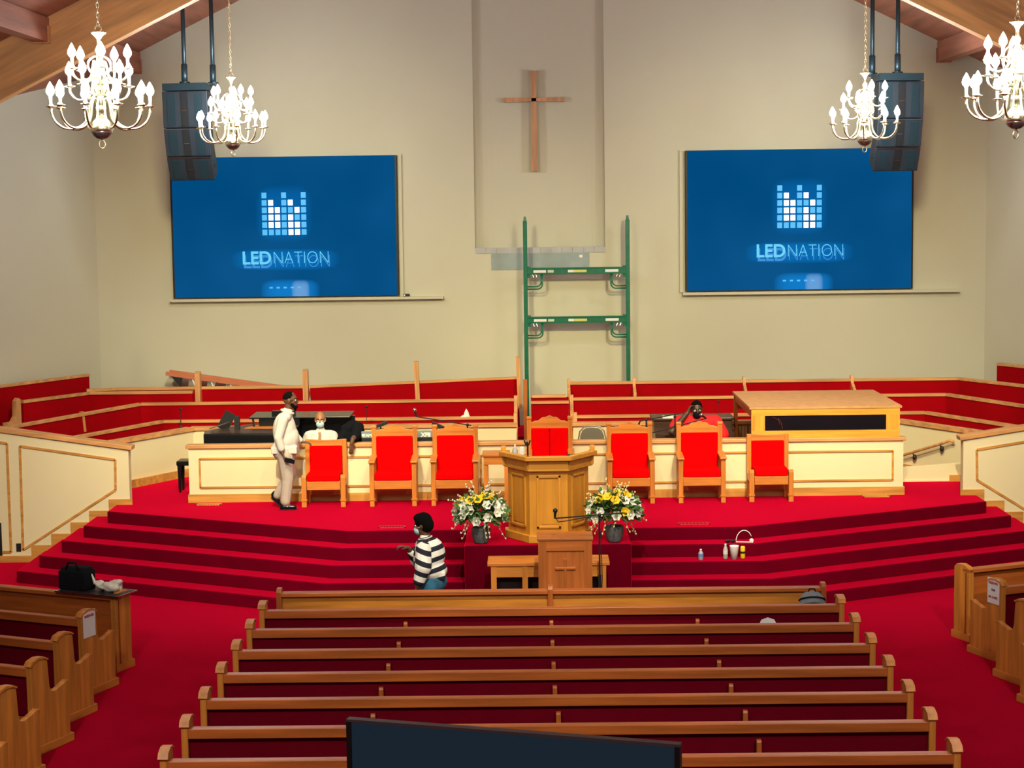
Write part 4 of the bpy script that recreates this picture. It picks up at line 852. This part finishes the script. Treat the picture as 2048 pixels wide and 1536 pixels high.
# ---------------------------------------------------------------- flower arrangements
def petal_flower(r, mt):
    m = MB()
    for k in range(6):
        a = 2*math.pi*k/6; c, s = math.cos(a), math.sin(a)
        for q in ((0, 0, -.3), ):
            p0 = Vector((0, 0, 0)); p1 = Vector((c*r*.75-s*r*.42, s*r*.75+c*r*.42, r*.35)); p2 = Vector((c*r*1.1, s*r*1.1, r*.5)); p3 = Vector((c*r*.75+s*r*.42, s*r*.75-c*r*.42, r*.35)); up = Vector((0, 0, .006))
            m.add([p0, p1, p2, p3, p0-up, p1-up, p2-up, p3-up], [(0,3,2,1), (4,5,6,7), (0,1,5,4), (1,2,6,5), (2,3,7,6), (3,0,4,7)])
    m.ell((0, 0, r*.25), (r*.30, r*.30, r*.2), 8, 5)
    return m
def bouquet(label, loc, seed):
    random.seed(seed); t = thing('flower_vase', label, 'flowers', loc, 0, 'flower arrangements beside the pulpit')
    m = MB(); nf = 10
    pot = [(.085, 0), (.095, .02), (.125, .12), (.132, .19), (.125, .215), (.11, .215), (.09, .18)]
    mm = MB().lathe(pot, (0, 0, 0), 20); 
    for i, v in enumerate(mm.v):
        a = math.atan2(v[1], v[0]); f = 1-.05*abs(math.sin(a*4)); mm.v[i] = (v[0]*f, v[1]*f, v[2])
    mm.build('pot', M['pot'], t, smooth=True)
    C = Vector((0, -.02, .42))
    lv = MB(); tw = MB(); bd = MB()
    for i in range(900):
        th = random.uniform(0, 2*math.pi); ph = math.acos(random.uniform(-.5, 1)); rr = random.uniform(.35, 1.08)
        dirv = Vector((math.sin(ph)*math.cos(th)*1.15, math.sin(ph)*math.sin(th)*.8, math.cos(ph)*.85)); p = C+dirv*.27*rr
        l = random.uniform(.06, .12); w = l*.30; q = (dirv+Vector((random.uniform(-.5, .5), random.uniform(-.5, .5), random.uniform(-.6, .3)))).normalized(); s = q.orthogonal().normalized(); s.rotate(Matrix.Rotation(random.uniform(0, 6), 3, q))
        u = q.cross(s)*.004
        lv.add([p, p+q*l*.5+s*w, p+q*l, p+q*l*.5-s*w, p+u*2+q*l*.5], [(0, 1, 4), (1, 2, 4), (2, 3, 4), (3, 0, 4), (0, 3, 2, 1)])
    for i in range(34):
        th = random.uniform(0, 2*math.pi); low = random.random() < .45; el = random.uniform(-.75, -.1) if low else random.uniform(.2, 1.2)
        dirv = Vector((math.cos(el)*math.cos(th), math.cos(el)*math.sin(th)*.7, math.sin(el))); L = random.uniform(.34, .46)
        p0 = C+dirv*.1; p1 = C+dirv*L*.7+Vector((0, 0, .03)); p2 = C+dirv*L+Vector((0, 0, -.07 if low else .0)); tw.tube([p0, p1, p2], .0035, 4)
        for k in range(4): bd.ell(p1.lerp(p2, k/3)+Vector((random.uniform(-.015, .015), 0, random.uniform(-.015, .015))), (.011, .011, .015), 6, 4)
    lv.build('leaves', M['leaf'], t, kind='stuff'); tw.build('twigs', M['twig'], t, kind='stuff'); bd.build('buds', M['petalw'] if seed % 2 else mat('cream_buds', (.8, .72, .35), .5), t, kind='stuff')
    protos = {}
    fl = []
    for i in range(19):
        for tr in range(60):
            th = random.uniform(-math.pi, 0); ph = math.acos(random.uniform(-.35, .98)); dv = Vector((math.sin(ph)*math.cos(th)*1.2, math.sin(ph)*math.sin(th)*.85, math.cos(ph)*.88)); p = C+dv*.275
            if all((p-q[0]).length > .085 for q in fl): break
        fl.append((p, dv.normalized()))
    for i, (p, dv) in enumerate(fl):
        y = 'y' if (p.z-C.z > .16 and random.random() < .75) or random.random() < .18 else 'w'
        if y not in protos: o = petal_flower(.064 if y == 'w' else .066, y).build('flower', M['petal'+y], t); protos[y] = o
        else: o = protos[y].copy(); COL.objects.link(o); o.parent = t
        o.location = p; o.rotation_euler = (dv+Vector((0, -.5, .1))).to_track_quat('Z', 'Y').to_euler()
    return t
bouquet('white and yellow flowers in a slate pot left of the pulpit', (-.885, 23.55, PZ), 5)
bouquet('white and yellow flowers in a slate pot right of the pulpit', (.885, 23.55, PZ), 12)
# ================================================================= people
def hand(m, w, d, n, s=1.0, curl=.5, spread=.12, thumb=1):
    w = Vector(w); d = Vector(d).normalized(); n = Vector(n); n = (n-d*n.dot(d)).normalized(); sd = d.cross(n)*thumb
    for k in (-1.2, -.4, .4, 1.2): m.cap(w+sd*k*.014*s, w+d*.085*s+sd*k*.021*s, .016*s, .012*s, 8)
    for k, L in ((-1.5, .062), (-.5, .078), (.5, .082), (1.5, .072)):
        p = w+d*.088*s+sd*k*.0185*s; q = (d+sd*k*spread*.5); a1 = (q*math.cos(curl*.6)+n*math.sin(curl*.6)).normalized(); a2 = (q*math.cos(curl*1.7)+n*math.sin(curl*1.7)).normalized()
        p1 = p+a1*L*.52*s; m.cap(p, p1, .0095*s, .0085*s, 8); m.cap(p1, p1+a2*L*.48*s, .0085*s, .007*s, 8)
    p = w+d*.02*s+sd*.026*s; a = (d*.6+sd*.75+n*.25).normalized(); p1 = p+a*.045*s; m.cap(p, p1, .013*s, .011*s, 8); m.cap(p1, p1+(d*.85+sd*.25+n*.35).normalized()*.04*s, .0105*s, .008*s, 8)
def head(m, c, f, s=1.0, up=(0, 0, 1)):
    """skull, jaw, brow, nose, ears, lips facing f"""
    c = Vector(c); f = Vector(f).normalized(); up = Vector(up); r = f.cross(up).normalized(); up = r.cross(f)
    Q = Matrix((r, f, up)).transposed().to_4x4()
    def P(x, y, z): return c+r*x*s+f*y*s+up*z*s
    m.ell(P(0, -.012, .025), (.076*s, .096*s, .098*s), 16, 12, Q); m.ell(P(0, .022, -.045), (.060*s, .070*s, .075*s), 14, 10, Q)
    m.ell(P(0, .045, -.095), (.032*s, .032*s, .024*s), 10, 8, Q); m.ell(P(0, .068, .03), (.052*s, .020*s, .016*s), 10, 8, Q)
    m.cap(P(0, .086, .015), P(0, .103, -.022), .010*s, .016*s, 8); m.ell(P(0, .080, -.056), (.026*s, .014*s, .013*s), 10, 6, Q)
    for e in (-1, 1): m.ell(P(e*.078, -.01, -.005), (.012*s, .024*s, .034*s), 8, 8, Q); m.ell(P(e*.042, .062, -.02), (.022*s, .02*s, .02*s), 8, 6, Q)
    return P, Q
def face_bits(t, P, s=1.0):
    wm = M['white'] if 'eyew' not in M else M['eyew']
    for e in (-1, 1):
        o = MB().ell(P(e*.032, .077, .002), .0125*s, 8, 6).build('eye', M['petalw'], t, smooth=True); MB().ell(P(e*.032, .086, .002), .0065*s, 8, 6).build('iris', M['hair'], o, smooth=True)
        MB().cap(P(e*.018, .090, .022), P(e*.046, .080, .024), .005*s).build('eyebrow', M['hair'], t, smooth=True)
def hair_cap(t, P, Q, s=1.0, grow=1.07, front=.01, name='hair', mt='hair', low=-.01, zup=.0):
    m = MB(); n, k = 20, 14
    vs = []
    for i in range(k+1):
        ph = math.pi*i/k
        for j in range(n):
            th = 2*math.pi*j/n; x, y, z = math.sin(ph)*math.cos(th), math.sin(ph)*math.sin(th), math.cos(ph)
            fz = max(0, y)   # front lifts the hairline
            zz = max(z, low*8+fz*.75)
            vs.append(P(x*.076*grow, -.012+y*.096*grow-(.012 if fz > .5 else 0), .025+zz*.098*grow+zup*max(z, 0)))
    m.add(vs, [(i*n+j, i*n+(j+1) % n, (i+1)*n+(j+1) % n, (i+1)*n+j) for i in range(k) for j in range(n)])
    return m.build(name, M[mt], t, smooth=True)
def shoe(t, heel, toe, name='shoe'):
    heel, toe = Vector(heel), Vector(toe); m = MB(); m.cap(heel, heel.lerp(toe, .45), .045, .046).cap(heel.lerp(toe, .4), toe, .043, .034).cap(heel+Vector((0, 0, .05)), heel+Vector((.02, 0, .07)), .045, .042)
    o = m.build(name, M['black'], t, remesh=.012, smooth=True)
    d = (toe-heel).normalized(); MB().bar(heel-d*.045-Vector((0, 0, .036)), toe+d*.03-Vector((0, 0, .032)), .085, .014).build('sole', M['blackmat'], o); return o
# ---- man walking in a white shirt, profile to the right
t = thing('person', 'bearded man in white shirt and beige trousers walking beside the low chair, phone in hand', 'person', (-3.85, 26.42, PZ))
b = MB(); P, Q = head(b, (.095, -.0, 1.625), (1, -.05, 0), 1.06)
b.cap((.035, 0, 1.38), (.07, 0, 1.55), .062, .06); b.ell((.0, 0, 1.18), (.12, .16, .26)); b.ell((-.01, .0, .92), (.12, .14, .14))
b.cap((-.0, -.20, 1.36), (-.06, -.25, 1.10), .062, .05); b.cap((-.06, -.25, 1.10), (-.015, -.25, .90), .048, .034)
hand(b, (-.012, -.25, .88), (.32, 0, -1), (1, .3, .2), 1.05, .9, thumb=-1)
b.cap((.02, .20, 1.36), (.07, .25, 1.12), .06, .05); b.cap((.07, .25, 1.12), (.21, .22, .98), .046, .033); hand(b, (.22, .22, .975), (1, -.1, -.15), (0, 0, -1), 1.05, .6)
b.cap((.01, -.09, .86), (.03, -.09, .48), .095, .065); b.cap((.03, -.09, .48), (-.01, -.09, .10), .062, .045); b.cap((-.01, -.09, .10), (.06, -.09, .04), .04, .035)
b.cap((.0, .09, .86), (.04, .10, .50), .095, .065); b.cap((.04, .10, .50), (-.16, .14, .16), .062, .045)
b.build('body', M['skin_dark'], t, remesh=.0085, smooth=True)
face_bits(t, P, 1.06); hair_cap(t, P, Q, 1.06, 1.035)
m = MB(); 
for e in (-1, 1): m.cap(P(e*.062, .03, -.055), P(e*.045, .065, -.095), .026, .024)
m.cap(P(-.03, .072, -.098), P(.03, .072, -.098), .03, .03).cap(P(0, .07, -.10), P(0, .06, -.135), .03, .02).cap(P(-.028, .092, -.042), P(.028, .092, -.042), .008, .008); m.build('beard', M['hair'], t, remesh=.009, smooth=True)
g = MB()
for e in (-1, 1): g.tube([P(e*.036+.024*math.cos(a), .100-abs(math.cos(a))*.004*(1 if e*math.cos(a) > 0 else 0), .002+.018*math.sin(a)) for a in [2*math.pi*i/12 for i in range(12)]], .0025, 5, closed=True).tube([P(e*.06, .095, .005), P(e*.08, .0, .008)], .0025, 5)
g.tube([P(-.012, .101, .004), P(.012, .101, .004)], .0025, 5).build('glasses', M['black'], t)
m = MB(); m.ell((-.005, 0, 1.17), (.175, .205, .28), 18, 14).ell((.025, 0, 1.06), (.19, .20, .22), 18, 14).cap((.03, -.12, 1.385), (.03, .12, 1.385), .085, .085).ell((-.015, 0, .92), (.185, .20, .13), 16, 10).cap((.035, 0, 1.40), (.05, 0, 1.46), .088, .078)
m.cap((.0, -.20, 1.35), (-.065, -.25, 1.10), .083, .068).cap((-.065, -.25, 1.10), (-.025, -.25, .94), .066, .054).cap((.02, .20, 1.35), (.07, .25, 1.12), .08, .066).cap((.07, .25, 1.12), (.19, .225, .995), .062, .05)
m.box(-.19, .19, -.17, .17, .845, .95); m.build('shirt', M['shirtw'], t, remesh=.011, smooth=True, sm=6)
MB().tube([(.045+.088*math.cos(a), .085*math.sin(a), 1.455+.03*math.cos(a)*-1) for a in [2*math.pi*i/16 for i in range(16)]], .016, 6, closed=True).build('collar', M['shirtw'], t, smooth=True)
m = MB(); m.ell((-.01, 0, .85), (.185, .19, .14), 16, 10)
m.cap((.01, -.09, .82), (.035, -.09, .47), .125, .095).cap((.035, -.09, .47), (-.005, -.09, .13), .092, .078).cap((.0, .09, .82), (.045, .10, .50), .12, .092).cap((.045, .10, .50), (-.15, .14, .19), .088, .072); m.build('trousers', M['khaki'], t, remesh=.011, smooth=True, sm=5)
shoe(t, (-.05, -.09, .045), (.13, -.09, .042)); shoe(t, (-.21, .15, .145), (-.10, .15, .042))
MB().box(-.035, .115, -.006, .006, -.038, .038, Matrix.Translation((.06, -.285, .775)) @ Matrix.Rotation(R(14), 4, 'Y')).build('phone', M['black'], None, loc=(-3.85, 26.42, PZ), bevel=.006, label='black phone held by the man in the white shirt', cat='phone')
# ---- bald man seated in a mask
t = thing('person', 'bald man in white shirt, tie and pale blue face mask seated by the piano', 'person', (-3.50, 27.95, PZ))
b = MB(); P, Q = head(b, (0, -.02, 1.145), (.05, -1, -.05), 1.02); b.cap((0, 0, .93), (0, -.01, 1.06), .06, .055); b.ell((0, 0, .70), (.19, .13, .30)); b.ell((0, -.03, .50), (.19, .17, .12))
b.cap((-.19, 0, .90), (-.27, -.08, .66), .058, .048).cap((-.27, -.08, .66), (-.06, -.26, .74), .045, .033); hand(b, (-.06, -.26, .74), (1, -.2, .25), (0, -1, .2), 1, .8)
b.cap((.19, 0, .90), (.26, -.08, .66), .058, .048).cap((.26, -.08, .66), (.08, -.27, .66), .045, .033); hand(b, (.08, -.27, .66), (-1, -.2, .2), (0, -1, .2), 1, .8, thumb=-1)
for e in (-1, 1): b.cap((e*.1, -.03, .48), (e*.12, -.42, .47), .085, .06).cap((e*.12, -.42, .47), (e*.12, -.40, .09), .058, .042).cap((e*.12, -.40, .06), (e*.12, -.55, .04), .04, .035)
b.build('body', M['skin_tan'], t, remesh=.0085, smooth=True); face_bits(t, P, 1.02)
m = MB(); m.ell(P(0, .062, -.055), (.064, .055, .058), 14, 10, Q); mk = m.build('face_mask', M['mask'], t, smooth=True)
for e in (-1, 1): MB().tube([P(e*.058, .06, -.03), P(e*.082, .0, -.005), P(e*.074, -.02, -.01)], .003, 5).build('ear_loop', M['white'], mk)
m = MB(); m.ell((0, 0, .70), (.215, .15, .29), 18, 12).cap((-.15, 0, .90), (.15, 0, .90), .085, .085).cap((0, 0, .93), (0, -.005, .985), .085, .068).ell((0, -.02, .52), (.21, .18, .14))
m.cap((-.19, 0, .89), (-.275, -.08, .66), .082, .07).cap((-.275, -.08, .66), (-.10, -.235, .725), .066, .052).cap((.19, 0, .89), (.265, -.08, .66), .082, .07).cap((.265, -.08, .66), (.11, -.245, .66), .066, .052); m.build('shirt', M['shirtw'], t, remesh=.011, smooth=True, sm=5)
MB().prism([(-.022, .965), (.022, .965), (.016, .92), (.042, .68), (0, .63), (-.042, .68), (-.016, .92)], -.175, -.155, 'y', rotm(-6, 'X', (0, -.16, .8))).build('tie', M['tiecol'], t)
m = MB()
for e in (-1, 1): m.cap((e*.1, -.03, .48), (e*.12, -.42, .47), .105, .085).cap((e*.12, -.42, .47), (e*.12, -.40, .12), .08, .07)
m.build('trousers', M['blackcloth'], t, remesh=.013, smooth=True)
for e in (-1, 1): shoe(t, (e*.12, -.37, .045), (e*.12, -.55, .042))
t2 = thing('piano_stool', 'black stool under the seated masked man', 'stool', (-3.5, 27.95, PZ)); MB().box(-.22, .22, -.16, .18, .32, .37).build('seat', M['black'], t2)
for x in (-.18, .18):
    for y in (-.12, .14): MB().tube([(x, y, 0), (x, y, .33)], .018, 6).build('leg', M['black'], t2)
# ---- person in red at the organ
t = thing('person', 'person in red shirt and black face mask at the organ, hand raised to the ear', 'person', (2.45, 28.62, PZ))
b = MB(); P, Q = head(b, (-.01, -.06, 1.165), (.06, -1, -.10), 1.14); b.cap((0, -.01, .98), (0, -.04, 1.08), .08, .07); b.ell((0, 0, .70), (.30, .23, .36)); b.ell((0, -.02, .48), (.28, .22, .14))
b.cap((-.30, -.02, .98), (-.42, -.20, .83), .08, .06).cap((-.42, -.20, .83), (-.17, -.17, 1.12), .056, .038); hand(b, (-.165, -.17, 1.13), (.45, .15, 1), (.9, .1, -.3), 1.05, .8)
b.cap((.30, -.02, .97), (.42, -.10, .68), .08, .06).cap((.42, -.10, .68), (.30, -.32, .64), .054, .038); hand(b, (.30, -.32, .64), (-.4, -1, 0), (0, 0, -1), 1.05, .5)
for e in (-1, 1): b.cap((e*.14, -.03, .47), (e*.16, -.46, .46), .105, .07).cap((e*.16, -.46, .46), (e*.16, -.43, .09), .068, .046).cap((e*.16, -.43, .06), (e*.16, -.58, .04), .042, .036)
b.build('body', M['skin_deep'], t, remesh=.009, smooth=True); face_bits(t, P, 1.14); hair_cap(t, P, Q, 1.14, 1.10)
m = MB(); m.ell(P(0, .060, -.06), (.070, .060, .066), 14, 10, Q); m.build('face_mask', M['blackcloth'], t, smooth=True)
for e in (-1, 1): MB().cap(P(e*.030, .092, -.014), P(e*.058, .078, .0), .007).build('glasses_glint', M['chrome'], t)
M['redshirt'] = mat('bright_red_cotton', (.75, .006, .012), .8, bump=.3, bscale=12)
m = MB(); m.ell((0, 0, .70), (.34, .26, .34), 18, 12).cap((-.24, -.01, .96), (.24, -.01, .96), .115, .115).cap((0, 0, .98), (0, -.02, 1.04), .12, .09).ell((0, -.02, .50), (.31, .25, .16)).cap((-.29, -.02, .97), (-.37, -.13, .90), .105, .09).cap((.29, -.02, .97), (.41, -.08, .76), .11, .10); m.build('shirt', M['redshirt'], t, remesh=.012, smooth=True, sm=5)
MB().box(.10, .16, -.262, -.25, .80, .82).build('badge', M['white'], t); MB().tube([(-.25, -.22, .80), (-.05, -.27, .83), (.15, -.27, .87)], .008, 6).build('lanyard', M['redshirt'], t)
m = MB()
for e in (-1, 1): m.cap((e*.14, -.03, .47), (e*.16, -.46, .46), .13, .10).cap((e*.16, -.46, .46), (e*.16, -.43, .12), .095, .08)
m.build('trousers', M['blackcloth'], t, remesh=.014, smooth=True)
for e in (-1, 1): shoe(t, (e*.16, -.40, .045), (e*.16, -.58, .042))
t2 = thing('organ_bench', 'dark bench under the person in red', 'bench', (2.45, 28.65, PZ)); MB().box(-.5, .5, -.17, .19, .27, .33).build('seat', M['organ'], t2)
for x in (-.46, .46): MB().box(x-.03, x+.03, -.15, .17, 0, .28).build('leg', M['organ'], t2)
# ---- person in black bending over the wall, one arm hanging
t = thing('person', 'person in black clothes bent over the low wall, one arm hanging down', 'person', (-2.98, 27.75, PZ))
b = MB(); P, Q = head(b, (-.13, -.02, .86), (-.55, -.5, -.6), 1.0, (-.3, -.3, .9)); b.cap((-.06, .02, .92), (-.11, 0, .88), .06, .055); b.ell((.02, .10, .85), (.17, .17, .24)); b.ell((.02, .2, .58), (.17, .16, .15))
b.cap((.08, -.08, 1.05), (.10, -.40, .96), .056, .046).cap((.10, -.46, .985), (.075, -.765, .96), .044, .034).cap((.075, -.775, .955), (.06, -.79, .90), .034, .030); hand(b, (.06, -.79, .895), (-.05, -.05, -1), (-.6, 1, 0), 1.05, .35)
b.cap((-.10, .0, 1.02), (-.20, -.12, .80), .056, .046).cap((-.20, -.12, .80), (-.22, -.2, .60), .044, .034)
for e in (-1, 1): b.cap((.02+e*.1, .2, .58), (.02+e*.1, .15, .32), .085, .06).cap((.02+e*.1, .15, .32), (.02+e*.1, .24, .08), .058, .042).cap((.02+e*.1, .24, .05), (.02+e*.1, .10, .04), .04, .036)
b.build('body', M['skin_dark'], t, remesh=.009, smooth=True); hair_cap(t, P, Q, 1.0, 1.05)
m = MB(); m.ell((.0, .08, .86), (.20, .20, .29), 18, 12).cap((-.10, .0, 1.02), (.10, -.04, 1.05), .085, .085).ell((.02, .2, .58), (.2, .19, .17)).cap((.08, -.06, 1.05), (.10, -.42, .97), .088, .078).cap((.10, -.42, .97), (.085, -.62, .96), .072, .06).cap((-.1, 0, 1.0), (-.20, -.12, .80), .08, .068).cap((-.20, -.12, .80), (-.215, -.17, .68), .062, .055); m.build('sweater', M['blackcloth'], t, remesh=.012, smooth=True, sm=5)
m = MB()
for e in (-1, 1): m.cap((.02+e*.1, .2, .56), (.02+e*.1, .15, .32), .11, .085).cap((.02+e*.1, .15, .32), (.02+e*.1, .24, .10), .08, .065)
m.build('trousers', M['blackcloth'], t, remesh=.014, smooth=True)
for e in (-1, 1): shoe(t, (.02+e*.1, .26, .045), (.02+e*.1, .10, .042))
# ---- woman in a striped top walking left in front of the steps
def stripes(name, axis, per, duty=.45, ph=0, tilt=(0, 0, 0), zig=0):
    m = bpy.data.materials.new(name); m.use_nodes = True; nt = m.node_tree; bs = nt.nodes['Principled BSDF']; bs.inputs['Roughness'].default_value = .85
    tc = nt.nodes.new('ShaderNodeTexCoord'); mp = nt.nodes.new('ShaderNodeMapping'); mp.inputs['Rotation'].default_value = tilt; sp = nt.nodes.new('ShaderNodeSeparateXYZ'); nt.links.new(tc.outputs['Object'], mp.inputs[0]); nt.links.new(mp.outputs[0], sp.inputs[0])
    def mm(op, a, b):
        n = nt.nodes.new('ShaderNodeMath'); n.operation = op
        for i, v in enumerate((a, b)):
            if isinstance(v, (int, float)): n.inputs[i].default_value = v
            else: nt.links.new(v, n.inputs[i])
        return n.outputs[0]
    v = sp.outputs[axis]
    if zig: v = mm('SUBTRACT', v, mm('MULTIPLY', mm('ABSOLUTE', sp.outputs[0], 0), zig))
    v = mm('FRACT', mm('ADD', mm('DIVIDE', v, per), ph), 0); v = mm('LESS_THAN', v, duty)
    mx = nt.nodes.new('ShaderNodeMix'); mx.data_type = 'RGBA'; nt.links.new(v, mx.inputs['Factor']); mx.inputs['A'].default_value = (.82, .82, .76, 1); mx.inputs['B'].default_value = (.006, .007, .022, 1); nt.links.new(mx.outputs['Result'], bs.inputs['Base Color']); return m
t = thing('person', 'woman in black and white striped top, jeans and face mask walking past the steps', 'person', (-1.50, 21.6, 0))
b = MB(); P, Q = head(b, (-.035, 0, 1.475), (-1, .25, -.12), 1.03); b.cap((.01, 0, 1.28), (-.01, 0, 1.40), .058, .052); b.ell((.02, 0, 1.05), (.15, .17, .28)); b.ell((.06, .0, .80), (.165, .18, .17))
b.cap((-.02, -.17, 1.22), (.0, -.26, .98), .056, .046).cap((.0, -.26, .98), (-.09, -.24, .76), .043, .032); hand(b, (-.095, -.24, .75), (-.25, 0, -1), (-.5, .6, 0), 1, .5)
b.cap((-.05, .17, 1.21), (-.13, .22, 1.0), .056, .046).cap((-.13, .22, 1.0), (-.22, .10, 1.17), .043, .032); hand(b, (-.225, .09, 1.18), (-.9, -.2, .25), (0, 0, -1), 1, .9)
b.cap((.05, -.09, .76), (.0, -.09, .44), .10, .066).cap((.0, -.09, .44), (.04, -.09, .09), .062, .043).cap((.04, -.09, .05), (-.10, -.09, .035), .038, .034)
b.cap((.07, .09, .76), (.04, .09, .44), .10, .066).cap((.04, .09, .44), (.16, .10, .11), .062, .043).cap((.16, .10, .06), (.03, .10, .035), .038, .034); b.build('body', M['skin_dark'], t, remesh=.0085, smooth=True); face_bits(t, P, 1.03)
h = MB(); h.ell(P(0, -.018, .05), (.098, .112, .105), 16, 12, Q).ell(P(0, -.055, .0), (.095, .088, .10), 14, 10, Q).ell(P(0, .02, .09), (.075, .085, .055), 14, 10, Q); h.build('hair', M['hair'], t, remesh=.012, smooth=True)
m = MB(); m.ell(P(0, .064, -.058), (.064, .052, .056), 14, 10, Q); mk = m.build('face_mask', M['mask'], t, smooth=True)
for e in (-1, 1): MB().tube([P(e*.058, .06, -.03), P(e*.082, .0, -.005)], .003, 5).build('ear_loop', M['white'], mk)
m = MB(); m.ell((.025, 0, 1.06), (.185, .20, .25), 18, 12).ell((.06, 0, .92), (.20, .21, .15), 18, 12).cap((-.02, -.11, 1.23), (-.03, .11, 1.23), .085, .085).cap((.0, 0, 1.26), (-.005, 0, 1.31), .088, .072).ell((.09, .0, 1.12), (.15, .17, .20)); m.box(-.12, .24, -.16, .16, .815, .92)
m.build('striped_top', stripes('black_white_stripes', 2, .125, .45, .1, (0, R(14), 0), .0), t, remesh=.011, smooth=True, sm=6)
m = MB(); m.cap((-.02, -.15, 1.20), (-.02, -.25, 1.00), .10, .105).cap((-.02, -.25, 1.00), (-.07, -.26, .84), .10, .075)
m.build('sleeve', stripes('sleeve_stripes', 2, .125, .46, .35, (0, R(-20), 0)), t, remesh=.011, smooth=True, sm=4)
m = MB(); m.cap((-.05, .15, 1.20), (-.13, .22, 1.0), .09, .085).cap((-.13, .22, 1.0), (-.18, .15, 1.10), .075, .06); m.build('sleeve', stripes('sleeve_stripes_b', 2, .125, .46, .3, (0, R(-35), 0)), t, remesh=.011, smooth=True, sm=4)
m = MB(); m.ell((.065, 0, .78), (.19, .20, .17), 16, 10).cap((.05, -.09, .74), (.0, -.09, .44), .125, .088).cap((.0, -.09, .44), (.035, -.09, .11), .084, .062).cap((.07, .09, .74), (.04, .09, .44), .125, .088).cap((.04, .09, .44), (.15, .10, .13), .084, .062); m.build('jeans', M['jeans'], t, remesh=.012, smooth=True, sm=5)
shoe(t, (.06, -.09, .045), (-.10, -.09, .042)); shoe(t, (.18, .10, .05), (.03, .10, .042))
MB().tube([(-.005+.08*math.cos(a), .078*math.sin(a), 1.315+.02*math.cos(a)) for a in [2*math.pi*i/16 for i in range(16)]], .010, 6, closed=True).build('collar', M['shirtw'], t, smooth=True)
